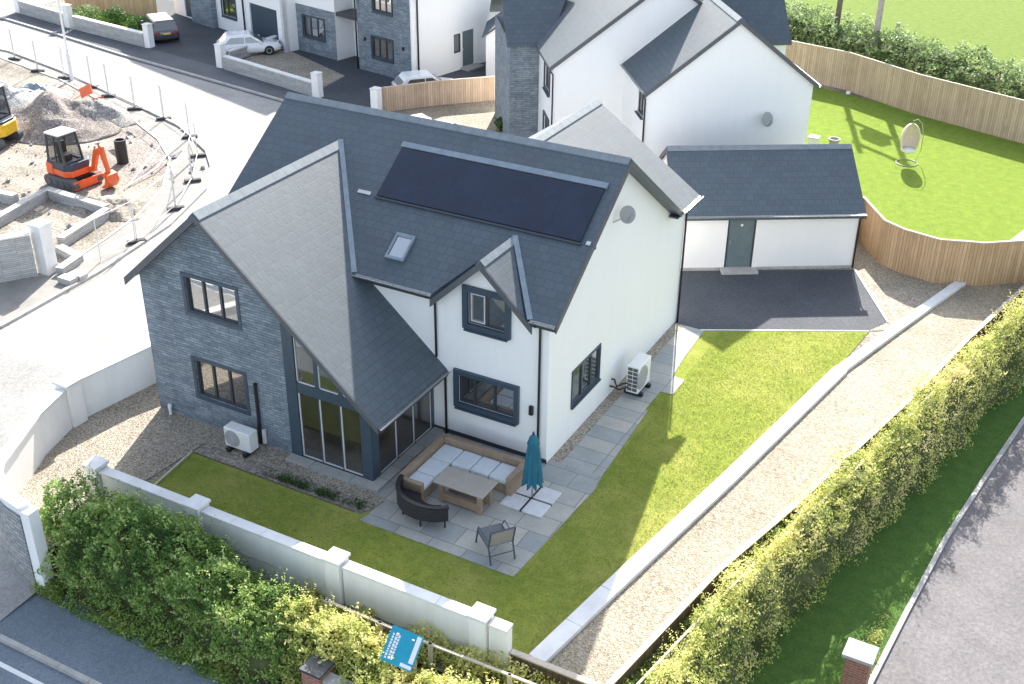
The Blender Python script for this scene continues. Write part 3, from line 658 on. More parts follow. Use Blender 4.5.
r.build('roof', 'slate', nb, True)
z1_ = lambda x: 8.6-.735*abs(x-1.75)
r = MB()
r.ext([(1.75, 3.88, 8.6), (1.75, 12.5, 8.6), (-3.2, 12.5, z1_(-3.2)), (-3.2, 3.88, z1_(-3.2))], (0, 0, -.14))
r.ext([(1.75, 3.88, 8.6), (1.75, 12.5, 8.6), (6.8, 12.5, z1_(6.8)), (6.8, 3.88, z1_(6.8))], (0, 0, -.14))
r.build('roof', 'slate', nb, True)
r = MB(); r.ext([(3.0, 6.85, 4.93), (8.5, 6.85, 4.93), (8.5, 10.1, 8.1), (3.0, 10.1, 8.1)], (0, 0, -.14)); r.ext([(3.0, 10.1, 8.1), (8.5, 10.1, 8.1), (8.5, 13.3, 4.93), (3, 13.3, 4.93)], (0, 0, -.14)); r.build('roof', 'slate', nb, True)
r = MB(); r.ext([(-4.5, 7.5, 5.0), (-2.6, 7.5, 5.0), (-.6, 11, 7.9), (-4.5, 11, 7.9)], (0, 0, -.14)); r.ext([(-4.5, 11, 7.9), (-.6, 11, 7.9), (-2.6, 14, 5.0), (-4.5, 14, 5)], (0, 0, -.14)); r.build('roof', 'slate', nb, True)
for a, c, sl_ in (((3.62, -.12, 7.82), (3.62, 4.0, 7.82), .775), ((1.75, 3.88, 8.6), (1.75, 12.5, 8.6), .735)):
    r = MB(); ridge(r, a, c, sl_, .17); r.build('ridge_tiles', 'ridge', nb, True)
for ap, l, rr, yy in (((3.62, 7.82), (-.05, zn(-.05)), (7.14, zn(7.14)), -.121), ((1.75, 8.6), (-3.22, z1_(-3.22)), (6.8, z1_(6.8)), 3.879)):
    c = MB(); barge(c, (ap[0], yy, ap[1]), (l[0], yy, l[1]), -Y, .2, .035); barge(c, (ap[0], yy, ap[1]), (rr[0], yy, rr[1]), -Y, .2, .035); c.build('bargeboard', 'barge', nb, True)
gutter('gutter', (-.08, 4.0, 4.98), (-.08, -.12, 4.98), nb, .06, True)
gutter('gutter', (7.18, -.12, 5.05), (7.18, 7, 5.05), nb, .06, True)
downpipe([(-.08, -.02, 4.95), (.02, -.05, 4.7), (.04, -.06, 0)], nb, .04, True)
downpipe([(-3.2, 3.95, 4.9), (-3.02, 3.94, 4.6), (-3.02, 3.94, 0)], nb, .035, True)
window(nb, (.1, 0, 0), -Y, -X, *nw[0], *nw[2], divs=(.5,), depth=.1, local=True)
for q in n1w: window(nb, (-3.0, 0, 0), -Y, -X, *q[0], *q[2], divs=(.5,), depth=.1, surround=.1, local=True)
dish(nb, (5.05, -.3, 3.78), (.35, -1, .35), .27, True, arm=(5.0, -.02, 3.72))

# ------------------------------------------------------------------ houses across the road
hp = thing('stone_gable_house', (-22.58, 28.26), 'stone fronted house with white side wall across the road, beyond the timber fence', 'house', radians(-12))
pw = [rect(-3.15, .95, -1.55, 2.05), rect(-2.95, 3.5, -1.5, 4.5)]
w_ = MB(); wallface(w_, (0, 0, 0), X, -Y, [(-4.3, -.1), (-.02, -.1), (-.02, 5.6), (-2.15, 8.1), (-4.3, 5.6)], pw, .1)
wallface(w_, (-4.3, 0, 0), -Y, -X, [(-1.6, -.1), (0, -.1), (0, 5.2), (-1.6, 5.2)])
pl = rect(-9.2, 1.0, -7.4, 2.15)
wallface(w_, (0, .25, 0), X, -Y, [(-10.6, -.1), (-6.4, -.1), (-6.4, 2.75), (-10.6, 2.75)], [pl], .1)
w_.build('stone_wall', 'stone', hp, True)
w_ = MB(); pd_ = rect(3.9, .1, 4.85, 2.1); ps = rect(3.2, 1.0, 3.75, 2.05)
wallface(w_, (0, 0, 0), Y, X, [(0, -.1), (9, -.1), (9, 5.2), (0, 5.2)], [pd_, ps], .1)
wallface(w_, (0, .22, 0), X, -Y, [(-10.6, 2.75), (-6.4, 2.75), (-6.4, 5.4), (-10.6, 5.4)])
wallface(w_, (0, 1.6, 0), X, -Y, [(-6.4, -.1), (-4.3, -.1), (-4.3, 5.4), (-6.4, 5.4)])
wallface(w_, (-6.4, .22, 0), Y, X, [(0, -.1), (1.4, -.1), (1.4, 5.4), (0, 5.4)])
wallface(w_, (-10.6, .22, 0), -Y, -X, [(-9, -.1), (0, -.1), (0, 5.4), (-9, 5.4)])
w_.box(-.12, -.03, -.1, -.001, .0, 5.2)
w_.build('wall', 'render', hp, True)
MB().box(-6.5, .3, 2.55, -4.28, 1.7, 2.75).build('porch_roof', 'trimdark', hp, True)
r = MB(); zp = lambda x: 8.4-1.16*abs(x+2.15)
r.ext([(-2.15, -.15, 8.4), (-2.15, 9, 8.4), (.2, 9, zp(.2)), (.2, -.15, zp(.2))], (0, 0, -.13)); r.ext([(-2.15, -.15, 8.4), (-2.15, 9, 8.4), (-4.5, 9, zp(-4.5)), (-4.5, -.15, zp(-4.5))], (0, 0, -.13))
r.ext([(-10.8, 0, 5.4), (-4, 0, 5.4), (-4, 4.6, 9.4), (-10.8, 4.6, 9.4)], (0, 0, -.13)); r.ext([(-10.8, 4.6, 9.4), (-4, 4.6, 9.4), (-4, 9.2, 5.4), (-10.8, 9.2, 5.4)], (0, 0, -.13))
r.build('roof', 'slate', hp, True)
for q in pw: window(hp, (0, 0, 0), X, -Y, *q[0], *q[2], divs=(.33, .66), depth=.09, surround=.07, local=True)
window(hp, (0, .25, 0), X, -Y, *pl[0], *pl[2], divs=(.33, .66), depth=.09, surround=.07, local=True)
window(hp, (0, 0, 0), Y, X, *ps[0], *ps[2], depth=.08, sill=False, local=True)
d = MB().box(-.08, 3.9, .1, -.05, 4.85, 2.1).build('door', 'door', hp, True); MB().box(-.05, 3.98, 1.0, -.03, 4.02, 1.14).build('handle', 'metal', d, True)
MB().box(.002, 3.7, -.05, .6, 5.05, .1).build('step', 'concrete', hp, True)
downpipe([(.06, .35, 5.1), (.06, .35, 0)], hp, .045, True)
downpipe([(-4.36, -.06, 5.0), (-4.36, -.06, 0)], hp, .045, True)
for x_, z_ in ((-3.75, 1.7), (-.75, 1.7)): MB().box(x_, -.1, z_, x_+.1, -.002, z_+.18).build('wall_lamp', 'blackplastic', hp, True)

hq = thing('white_garage_house', (-39.4, 32.0), 'white and stone house at the far top left with dark garage door', 'house', radians(-16))
qw = rect(.55, .95, 2.0, 2.6); qg = rect(3.5, .05, 6.3, 2.2); qd = rect(-3.9, .05, -2.9, 2.2)
w_ = MB(); wallface(w_, (0, 0, 0), X, -Y, [(-5.2, -.1), (7.4, -.1), (7.4, 5), (-5.2, 5)], [qw, qg, qd], .15)
wallface(w_, (7.4, 0, 0), Y, X, [(0, -.1), (8, -.1), (8, 5), (0, 5)])
w_.build('wall', 'render', hq, True)
MB().box(-2.6, -.35, -.1, -.15, -.002, 5.0).build('stone_pier', 'stone', hq, True)
window(hq, (0, 0, 0), X, -Y, *qw[0], *qw[2], divs=(.4,), depth=.1, surround=.08, local=True)
MB().box(qg[0][0], .09, .05, qg[2][0], .13, 2.2).build('garage_door', 'anthracite', hq, True)
MB().box(qd[0][0], .09, .05, qd[2][0], .13, 2.2).build('door', 'navy', hq, True)
MB().box(7.2, -.35, -.1, 7.42, -.12, 3.0).build('porch_post', 'palegrey', hq, True)
downpipe([(2.9, -.06, 4.9), (2.9, -.06, 0)], hq, .05, True)
r = MB(); r.ext([(-5.5, -.3, 5), (7.6, -.3, 5), (7.6, 4, 9.2), (-5.5, 4, 9.2)], (0, 0, -.14)); r.ext([(-5.5, 4, 9.2), (7.6, 4, 9.2), (7.6, 8.3, 5), (-5.5, 8.3, 5)], (0, 0, -.14)); r.build('roof', 'slate', hq, True)
hs = thing('small_garage', (-19.3, 31.6), 'small white outbuilding with dark door between the stone bay and the fence', 'outbuilding', radians(25))
w_ = MB(); wallface(w_, (0, 0, 0), X, -Y, [(-.6, -.1), (3, -.1), (3, 2.3), (1.2, 3.6), (-.6, 2.3)]); wallface(w_, (-.6, 0, 0), -Y, -X, [(-3, -.1), (0, -.1), (0, 2.3), (-3, 2.3)]); w_.build('wall', 'render', hs, True)
r = MB(); r.ext([(1.2, -.15, 3.75), (1.2, 3, 3.75), (-.8, 3, 2.3), (-.8, -.15, 2.3)], (0, 0, -.12)); r.ext([(1.2, -.15, 3.75), (1.2, 3, 3.75), (3.2, 3, 2.3), (3.2, -.15, 2.3)], (0, 0, -.12)); r.build('roof', 'slate', hs, True)
MB().box(.25, -.03, .05, 1.2, -.002, 2.0).build('door', 'navy', hs, True)

# ------------------------------------------------------------------ walls with piers
def pier(mb_name, parent, c, w, z0, z1, mat, capw=.06, caph=.09, bodycap='coping'):
    b = MB().box(c[0]-w/2, c[1]-w/2, z0, c[0]+w/2, c[1]+w/2, z1).build('pier', mat, parent, bevel=.008)
    MB().box(c[0]-w/2-capw, c[1]-w/2-capw, z1, c[0]+w/2+capw, c[1]+w/2+capw, z1+caph).build('pier_cap', bodycap, b, bevel=.015)
fw_ = thing('garden_wall', (-3.6, -7.05, 0), 'long white front garden wall with square capped piers along the lawn', 'wall')
PX = [-9.8, -6.3, -2.0, 1.98]; ends = [(-9.55, -6.53), (-6.07, -2.25), (-1.75, 1.73), (2.23, 2.72)]
for a, c in ends:
    MB().box(a, -7.16, LOW-.1, c, -6.96, .80).build('wall_run', 'wallwhite', fw_)
    m = MB(); n = max(1, round((c-a)/.95))
    for i in range(n): m.box(a+(c-a)*i/n+.003, -7.21, .80, a+(c-a)*(i+1)/n-.003, -6.91, .875)
    m.build('coping', 'coping', fw_, bevel=.008)
for x in PX: pier('pier', fw_, (x, -7.06), .42, LOW-.1, .93, 'wallwhite', .045, .08)
cw = thing('boundary_wall', (-12.6, -5.4, 0), 'curved white boundary wall with one pier, left of the stone gable beside the pale road', 'wall')
def wallrun(parent, path, w, z0, z1, mat, cap=None, capw=.06):
    o = MB().strip(path, w, z0, z1).build('wall_run', mat, parent)
    if cap: MB().strip(path, w+capw, z1, z1+.06).build('coping', cap, o)
    return o
wallrun(cw, [(-11.5, 1.2), (-12.2, -.6), (-12.66, -1.97), (-13.05, -4.55)], .24, -.1, 1.27, 'wallwhite', 'coping')
wallrun(cw, [(-12.98, -5.2), (-12.6, -6.5), (-12.05, -7.6), (-11.55, -8.65), (-11.2, -9.05), (-10.75, -9.3), (-10.2, -9.46), (-9.55, -9.56)], .24, LOW-.1, 1.27, 'wallwhite', 'coping', .1)
pier('pier', cw, (-13.05, -4.87), .50, -.1, 1.36, 'wallwhite')
MB().strip([(-12.78, -6.3), (-12.25, -7.6), (-11.72, -8.75), (-11.32, -9.18), (-10.8, -9.45), (-10.2, -9.62), (-9.6, -9.72)], .04, LOW-.1, 1.05).build('stone_facing', 'rubble', cw)
MB().box(-9.56, -9.72, LOW-.1, -9.26, -9.40, 1.24).build('pier', 'wallwhite', cw)
def streetwall(name, label, a, c, h, mat='blockwork', piers=(), capmat='coping', w=.25, ph=None, pw_=.42):
    t = thing(name, ((a[0]+c[0])/2, (a[1]+c[1])/2, 0), label, 'wall')
    wallrun(t, [a, c], w, -.1, h, mat, capmat)
    for p in piers: pier('pier', t, p, pw_, -.1, ph or h+.55, 'wallwhite', .03, .05)
    return t
streetwall('street_wall', 'grey block street wall with one white pier in front of the small green front garden', (-46.89,27.29), (-40.25,26.42), .78, piers=[(-40.04,26.54)])
streetwall('street_wall', 'low grey street wall leaving the top left corner, ending in two white piers', (-52.92,28.41), (-47.98,27.50), .78, piers=[(-53.24,28.53), (-47.58,27.45)])
streetwall('street_wall', 'grey block street wall between two white piers beside the gravel front garden', (-33.18,25.30), (-25.95,23.81), .72, piers=[(-33.64,25.49), (-25.67,23.78)])
streetwall('garden_divider_wall', 'short low wall with white coping and one white pier beside the white parked car', (-33.91,26.49), (-33.69,30.56), .6, piers=[(-33.06,30.42)], w=.22)
streetwall('gate_pier_wall', 'white square gate pier at the street end of the timber fence', (-21.29,22.74), (-21.34,23.08), .7, 'wallwhite', piers=[(-21.34,22.90)], ph=1.35)
lw = thing('plot_wall', (-22.2, 1.2, 0), 'tall pale block wall ending in a capped pier beside the building site', 'wall')
wallrun(lw, [(-27, -5.2), (-23.2, -.6), (-21.75, 1.55)], .3, -.1, 1.62, 'blockwork', 'coping')
pier('pier', lw, (-21.55, 1.9), .52, -.1, 1.85, 'coping', .05, .12)

# ------------------------------------------------------------------ timber fences
def fence(label, path, h, mat, z0=0., step=2.4, backside=1):
    c = Vector((*path[len(path)//2][:2], 0))
    t = thing('timber_fence', c, label, 'fence')
    P = [(p[0], p[1]) for p in path]
    MB().strip(P, .035, z0-.05, h).build('board_panel', mat, t)
    MB().strip(P, .085, h, h+.045).build('capping_rail', 'sleeper', t)
    MB().strip([(p[0]+.0, p[1]) for p in P], .06, z0-.05, z0+.14).build('gravel_board', mat, t)
    d = 0; nxt = 0
    for a, b in zip(P, P[1:]):
        a, b = Vector(a), Vector(b); L = (b-a).length; n = Vector((-(b-a).y, (b-a).x)).normalized()*.065*backside
        while nxt < d+L:
            p = a.lerp(b, (nxt-d)/L)+n; MB().box(p.x-.045, p.y-.045, z0, p.x+.045, p.y+.045, h-.04).build('post', mat, t); nxt += step
        d += L
    return t
fence('curved golden timber fence wrapping the green lawn behind the garage', [(2.6, 20.4), (3.3, 19.2), (3.67,19.89,1.7), (4.92,18.02,1.7), (5.76,17.55,1.7), (7.06,17.27,1.7), (8.54,17.77,1.7), (9.73,18.70,1.7), (12.11,20.37,1.7)], 1.7, 'timber')
fence('long weathered timber fence between the green lawn and the field hedge', [(-6.68,40.17,2), (-5.46,39.92,2), (-1.96,39.20,2), (2.18,36.95,2), (7.39,35.11,2), (11.25,33.82,2)], 2.0, 'timberpale')
fence('pale timber fence across the road in front of the white side wall', [(-21.30,23.47), (-19.45,25.87), (-17.1, 28.3), (-16.2, 30)], 1.25, 'timberpale')
fence('brown timber fence behind the small green front garden at top left', [(-51.52,30.82), (-44.49,31.93)], 1.6, 'timber')
rt = thing('retaining_boards', (3.8, -7.0, 0), 'brown board retaining edge with pale top across the end of the gravel path', 'retaining edge')
MB().strip([(2.74, -7.03), (5.08, -7.03)], .06, LOW-.05, .14).build('board', 'brownboard', rt); MB().strip([(2.74, -7.03), (5.08, -7.03)], .15, .14, .18).build('top_rail', 'sleeper', rt)
rt = thing('retaining_boards', (6.4, 3, 0), 'long pale topped retaining board along the outer edge of the gravel path', 'retaining edge')
FL = [(5.05, -7.0)]+FLINE[1:6]+[(10.6, 19.3)]
MB().strip(FL, .05, LOW-.05, .12).build('board', 'brownboard', rt); MB().strip(FL, .15, .12, .16).build('top_rail', 'sleeper', rt)
rf = thing('rail_fence', (6.4, 0, LOW), 'low thin timber rail fence running inside the yellow hedge beside the gravel path', 'fence')
RP = [(5.5, -7.9), (5.60, -6.56), (6.05, -3.93), (6.57, -1.17), (7.06, 1.10), (7.58, 3.34), (8.75, 9.2)]
MB().strip(RP, .055, .10, .14).build('rail', 'sleeper', rf)
for p in RP: MB().box(p[0]-.04, p[1]-.04, LOW, p[0]+.04, p[1]+.04, .10).build('post', 'sleeper', rf)
rf = thing('rail_fence', (1, -7.9, LOW), 'low thin timber rail fence behind the teal sign in front of the white garden wall', 'fence')
RP = [(-1.7, -7.89), (-.2, -7.9), (1.16, -7.92), (3.16, -7.88), (5.3, -7.85)]
MB().strip(RP, .06, .36, .40).build('rail', 'sleeper', rf)
for p in RP: MB().box(p[0]-.04, p[1]-.04, LOW, p[0]+.04, p[1]+.04, .40).build('post', 'sleeper', rf)

# ------------------------------------------------------------------ terrace furniture
PZ = .036
sf = thing('corner_sofa', (-1.6, -1.7, PZ), 'tan rattan corner sofa with pale grey cushions against the white wall', 'sofa')
B = lambda m, x0, y0, z0, x1, y1, z1: m.box(x0, y0, z0+PZ, x1, y1, z1+PZ)
m = MB(); B(m, -2.68, -3.18, 0, -2.05, -1.05, .30); B(m, -2.05, -1.80, 0, -.22, -1.05, .30); m.build('base', 'rattan', sf, bevel=.01)
m = MB(); B(m, -2.80, -3.14, .0, -2.66, -.92, .63); m.build('backrest', 'rattan', sf, bevel=.015)
m = MB(); B(m, -2.66, -1.06, .0, -.22, -.92, .63); m.build('backrest', 'rattan', sf, bevel=.015)
m = MB(); B(m, -2.80, -3.28, .0, -2.02, -3.14, .60); m.build('armrest', 'rattan', sf, bevel=.015)
m = MB(); B(m, -.24, -1.90, .0, -.06, -.92, .60); m.build('armrest', 'rattan', sf, bevel=.015)
for q in ((-2.65, -3.13, -2.03, -2.58), (-2.65, -2.56, -2.03, -1.84), (-2.65, -1.82, -2.02, -1.08), (-2.00, -1.82, -1.42, -1.08), (-1.40, -1.82, -.84, -1.08), (-.82, -1.82, -.26, -1.08)):
    m = MB(); B(m, q[0], q[1], .30, q[2], q[3], .43); m.build('seat_cushion', 'cushion', sf, bevel=.04)
tb = thing('patio_table', (-1.05, -2.66, PZ), 'rectangular taupe topped patio table in front of the corner sofa', 'table')
m = MB(); B(m, -1.80, -3.06, .63, -.28, -2.24, .68); m.build('tabletop', 'tabletop', tb, bevel=.01)
for x, y in ((-1.62, -2.9), (-.46, -2.9), (-1.62, -2.4), (-.46, -2.4)):
    m = MB(); B(m, x-.06, y-.06, 0, x+.06, y+.06, .63); m.build('leg', 'rattan', tb)
m = MB(); B(m, -1.56, -2.94, .06, -.52, -2.84, .30); B(m, -1.56, -2.46, .06, -.52, -2.36, .30); m.build('apron', 'rattan', tb)
# curved dark rattan bench seen from behind
cb = thing('curved_bench', (-1.8, -3.6, PZ), 'dark rattan curved bench with a high back, in front of the glass corner', 'bench')
def arcwall(c, r0, r1, a0, a1, z0, z1, n=16, lip=0):
    rings = []
    for i in range(n+1):
        a = radians(a0+(a1-a0)*i/n); e = Vector((cos(a), sin(a), 0)); zt = z1-lip*(abs(i/n-.5)*2)**2
        rings.append([Vector(c)+e*r0+Z*z0, Vector(c)+e*r1+Z*z0, Vector(c)+e*r1+Z*zt, Vector(c)+e*r0+Z*zt])
    return MB().loft(rings)
BC = (-1.62, -3.15, PZ)
arcwall(BC, .98, 1.06, 186, 318, .27, .70, 18, .10).build('backrest', 'rattandark', cb)
arcwall(BC, .42, .98, 190, 316, .26, .34, 18).build('seat', 'rattandark', cb)
arcwall(BC, .97, 1.08, 185, 319, .715, .755, 18, .11).build('top_rim', 'blackplastic', cb)
for a in (190, 232, 275, 314):
    e = Vector((cos(radians(a)), sin(radians(a)), 0)); MB().tube([Vector(BC)+e*.95, Vector(BC)+e*.95+Z*.3], .025).build('leg', 'blackplastic', cb)
# sling garden chair, back towards the lawn
gc = thing('garden_chair', (.62, -4.0, PZ), 'grey mesh garden chair with metal frame at the lawn corner of the patio', 'chair', radians(52)); gc.scale = (1.12, 1.2, 1.08)
# local axes: +y faces the way the sitter looks, x across
m = MB(); 
rr = .021
for sx in (-.29, .29):
    m = MB().tube([(sx, -.42, 0), (sx, -.30, .42), (sx, -.42, .92)], rr, 8); m.build('rear_leg', 'anthracite', gc, True)
    m = MB().tube([(sx, .40, 0), (sx, .30, .42), (sx, -.30, .40)], rr, 8); m.build('front_leg', 'anthracite', gc, True)
    m = MB().tube([(sx*1.05, -.34, .62), (sx*1.08, .2, .62), (sx*1.05, .30, .42)], .014, 8); m.build('armrest', 'anthracite', gc, True)
MB().ext([(-.28, -.28, .40), (.28, -.28, .40), (.28, .1, .385), (-.28, .1, .385)], (0, 0, .012)).ext([(-.28, .1, .385), (.28, .1, .385), (.28, .34, .43), (-.28, .34, .43)], (0, 0, .012)).build('seat', 'sling', gc, True)
MB().ext([(-.28, -.31, .46), (.28, -.31, .46), (.28, -.42, .90), (-.28, -.42, .90)], (0, .012, .0)).build('backrest', 'slingpale', gc, True)
m = MB().tube([(-.29, -.42, .92), (.29, -.42, .92)], rr); m.build('top_rail', 'anthracite', gc, True)
m = MB().tube([(-.29, -.36, .2), (.29, -.36, .2)], .012); m.build('stretcher', 'anthracite', gc, True)
# folded parasol
pa = thing('parasol', (.42, -1.62, PZ), 'folded teal parasol standing on four pale base slabs by the house corner', 'parasol')
rings = []
NR = 32
for h, r, amp in ((.50, .25, .34), (.56, .235, .30), (.62, .23, .26), (1.0, .205, .24), (1.45, .165, .2), (1.75, .135, .14), (1.80, .145, .12), (1.95, .10, .1), (2.05, .03, .0)):
    ring = []
    for k in range(NR):
        a = 2*pi*k/NR; q = r*(1+amp*cos(8*a)); zz = h-(.06*cos(8*a) if h < .6 else 0)
        ring.append(Vector((.42+q*cos(a), -1.62+q*sin(a), zz+PZ)))
    rings.append(ring)
cpy = MB().loft(rings).build('canopy', 'teal', pa, smooth=True)
MB().tube([(.42, -1.62, .05+PZ), (.42, -1.62, 2.12+PZ)], .024, 10).build('pole', 'metal', pa)
m = MB(); m.lathe([(.16, 1.73), (.165, 1.76), (.16, 1.79)], (.42, -1.62, PZ), 18); m.build('tie_strap', 'teal', pa)
MB().lathe([(.03, 2.05), (.035, 2.09), (.012, 2.14)], (.42, -1.62, PZ), 10).build('finial', 'blackplastic', pa)
pb = MB(); pb.bar((-.2, -1.68, .02+PZ), (1.04, -1.68, .02+PZ), .04, .03); pb.bar((.42, -2.3, .021+PZ), (.42, -1.06, .021+PZ), .04, .03)
pb.build('base_cross', 'blackplastic', pa)
for sx in (-1, 1):
    for sy in (-1, 1):
        x, y = .42+sx*.325, -1.68+sy*.325; MB().box(x-.29, y-.29, PZ, x+.29, y+.29, PZ+.055).build('base_slab', 'slabwhite', pa, bevel=.012)
# outdoor heat pump units
def heatpump(name, loc, rot, w, h, d, label, fanside=1, grille=False):
    t = thing(name, loc, label, 'heat pump', rot)
    MB().box(-w/2, -d/2, .13, w/2, d/2, .13+h).build('casing', 'white', t, True, bevel=.025)
    for sx in (-.32, .32):
        m = MB().box(sx*w-.06, -d/2-.1, 0, sx*w+.06, d/2+.1, .125); m.build('foot', 'blackplastic', t, True)
    fx = -w*.18
    f = MB()
    for q in (.29, .24, .19, .14, .09): s = q*h/.7; f.tube([(fx+s*cos(2*pi*k/28), -d/2-.012, .13+h/2+s*sin(2*pi*k/28)) for k in range(29)], .006, 5)
    for k in range(8):
        a = pi*k/8; f.bar((fx-.28*h/.7*cos(a), -d/2-.012, .13+h/2-.28*h/.7*sin(a)), (fx+.28*h/.7*cos(a), -d/2-.012, .13+h/2+.28*h/.7*sin(a)), .008, .006)
    MB().lathe([(.001, -d/2-.004), (.30*h/.7, -d/2-.004), (.30*h/.7, -d/2+.01), (.001, -d/2+.01)], (fx, 0, .13+h/2), 32, 'y').build('fan_opening', 'grill2', t, True)
    f.build('fan_guard', 'palegrey', t, True)
    if grille:
        g = MB(); 
        for r_ in range(6):
            for c_ in range(2):
                z = .2+r_*h/6.6; y = -d/2+.04+c_*(d-.06)/2; g.box(-w/2-.006, y, z, -w/2+.002, y+(d-.1)/2, z+h/8.5)
        g.build('side_grille', 'grill', t, True)
    return t
heatpump('heat_pump', (-7.82, -3.62, .01), 0, .92, .62, .36, 'white heat pump unit with round fan on the gravel by the stone wall')
heatpump('heat_pump', (.66, 4.92, .03), radians(90), .95, .92, .40, 'tall white heat pump on the side path against the white gable wall', grille=True)
m = MB().tube([(.03, 4.3, .55), (.12, 4.32, .55), (.2, 4.35, .3), (.35, 4.4, .42), (.6, 4.5, .5)], .03); m.tube([(.03, 4.2, .35), (.15, 4.25, .33), (.3, 4.35, .22), (.6, 4.5, .38)], .03)
tag(m.build('pipe_run', 'blackplastic'), 'black insulated pipes running from the gable wall to the tall heat pump', 'pipe')

# ------------------------------------------------------------------ sign, brick piers, garden things
sg = thing('sign_board', (.85, -8.5, LOW), 'teal sign board leaning back above the yellow hedge', 'sign')
p0, p1, p2, p3 = Vector((.44, -8.28, .92)), Vector((1.25, -8.29, .92)), Vector((1.30, -8.93, .46)), Vector((.49, -8.92, .46))
nn = (p1-p0).cross(p3-p0).normalized(); nn = nn if nn.y < 0 else -nn
sb = MB().ext([p0, p1, p2, p3], -nn*.03).build('panel', 'signteal', sg)
at2 = lambda u, v: p0+(p1-p0)*u+(p3-p0)*v+nn*.004
def marks(rects): 
    m = MB()
    for a, b, c, d in rects: m.ext([at2(a, b), at2(c, b), at2(c, d), at2(a, d)], nn*.003)
    return m
marks([(.83, .04, .97, .80), (.62, .86, .97, .96)]).build('white_band', 'white', sb)
lets = []
random.seed(3)
for row, u in enumerate((.10, .20, .29)):
    v = .20
    while v < .9:
        h = random.uniform(.04, .09); lets.append((u, v, u+(.06 if row != 1 else .075), v+h)); v += h+.022
marks(lets).build('lettering', 'white', sb)
MB().box(.62, -8.42, LOW, .68, -8.36, .85).build('post', 'sleeper', sg); MB().box(1.02, -8.42, LOW, 1.08, -8.36, .85).build('post', 'sleeper', sg)
bp = thing('brick_wall', (-.6, -9.85, LOW), 'red brick entrance wall and pier with grey caps half hidden under the yellow hedge', 'wall')
MB().box(-1.16, -9.62, LOW-.1, -.66, -9.14, -.08).build('pier', 'redbrick', bp); MB().box(-1.20, -9.66, -.08, -.62, -9.10, -.01).build('pier_cap', 'trimdark', bp, bevel=.015)  # cap coloured near black to stand in for the hedge's shade on it
MB().box(-.66, -9.50, LOW-.1, 2.6, -9.28, -.28).build('wall_run', 'redbrick', bp); MB().box(-.655, -9.54, -.28, 2.62, -9.24, -.2).build('coping', 'concrete', bp)
bp = thing('brick_pier', (9.5, -2.2, LOWR), 'red brick gate pier with pale stone cap at the bottom right corner', 'pier')
MB().box(9.22, -2.46, LOWR-.1, 9.78, -1.96, -.80).build('shaft', 'redbrick', bp); MB().box(9.13, -2.54, -.80, 9.86, -1.88, -.70).build('cap', 'concrete', bp, bevel=.02)
# hanging egg chair on the neighbour's lawn
eg = thing('hanging_egg_chair', (3.5, 29.4, 0), 'cream hanging egg chair on a curved stand on the green lawn', 'hanging chair', radians(25)); eg.scale = (.86, .86, 1.0)
MB().tube([(.55*cos(a), .55*sin(a), .03) for a in [2*pi*k/20 for k in range(21)]], .02).build('base_ring', 'metal', eg, True)
MB().tube([(.5, .25, .03), (.72, .3, .6), (.68, .25, 1.3), (.5, .15, 1.85), (.2, 0, 2.1), (-.02, -.05, 2.05)], .02).build('stand', 'metal', eg, True)
rings = []
for i in range(13):
    a = pi*(.04+.92*i/12); r = .5*sin(a); z = 1.2-.72*cos(a)
    rings.append([Vector((-.05+r*1.02*cos(b), -.05+r*sin(b)*.9, z+.0)) for b in [radians(-90+62+ (360-124)*k/20) for k in range(21)]])
sh = MB().loft(rings, cap=False, close=False).build('basket', 'cream', eg, True, smooth=True)
so2 = sh.modifiers.new('thick', 'SOLIDIFY'); so2.thickness = .03
MB().lathe([(.05, .55), (.38, .62), (.40, .72), (.05, .78)], (-.05, -.05, 0), 18).build('cushion', 'white', eg, True, smooth=True)
MB().tube([(-.04, -.05, 2.06), (-.05, -.05, 1.9)], .012).build('hanger', 'metal', eg, True)
pl_ = MB().lathe([(.001, .06), (.10, .03), (.13, .1), (.1, .19), (.001, .22)], (*(-1.54,38.34), 0), 14); tag(pl_.build('ball', 'white', smooth=True), 'small white ball on the grass near the long weathered fence', 'ball')
t = thing('planter_box', (-.75, 29.0, 0), 'small white box beside the right wall of the neighbouring gable', 'planter')
MB().box(-1.0, 28.8, 0, -.55, 29.2, .62).build('box', 'white', t, bevel=.02); MB().box(-1.03, 28.77, .62, -.52, 29.23, .66).build('lid', 'grill2', t)
t = thing('plant_pot', (.1, 29.3, 0), 'small stone coloured pot standing right of the white box', 'pot')
MB().lathe([(.16, 0), (.24, .5), (.28, .55), (.28, .62), (.22, .62), (.2, .5), (.001, .5)], (.1, 29.3, 0), 18).build('pot', 'concrete', t)
# twin wooden electricity poles in the hedge
up = thing('electricity_poles', (-2.6, 42.6, 0), 'pair of wooden electricity poles with cross beams and transformer in the field hedge', 'utility pole')
A1, A2 = Vector((*(-5.11,50.78), 0)), Vector((*(-3.02,50.37), 0))
A1, A2 = Vector((-4.2, 44.9, 0)), Vector((-1.55, 43.2, 0))
MB().tube([A1, A1+Z*10.1], [.17, .14], 12).build('pole', 'bark', up); MB().tube([A2, A2+Z*9.4], [.18, .15], 12).build('pole', 'barkpale', up)
dd = (A2-A1).normalized()
MB().bar(A1-dd*.3+Z*7.2, A2+dd*.3+Z*7.2, .16, .2).build('cross_beam', 'bark', up); MB().bar(A1-dd*.3+Z*9.3, A2+dd*.3+Z*9.3, .16, .18).build('cross_beam', 'bark', up)
mid = (A1+A2)/2
MB().obox(mid+Z*7.85, dd*1.35, Vector((-dd.y, dd.x, 0))*.7, Z*.85).build('transformer', 'metal', up, bevel=.04)
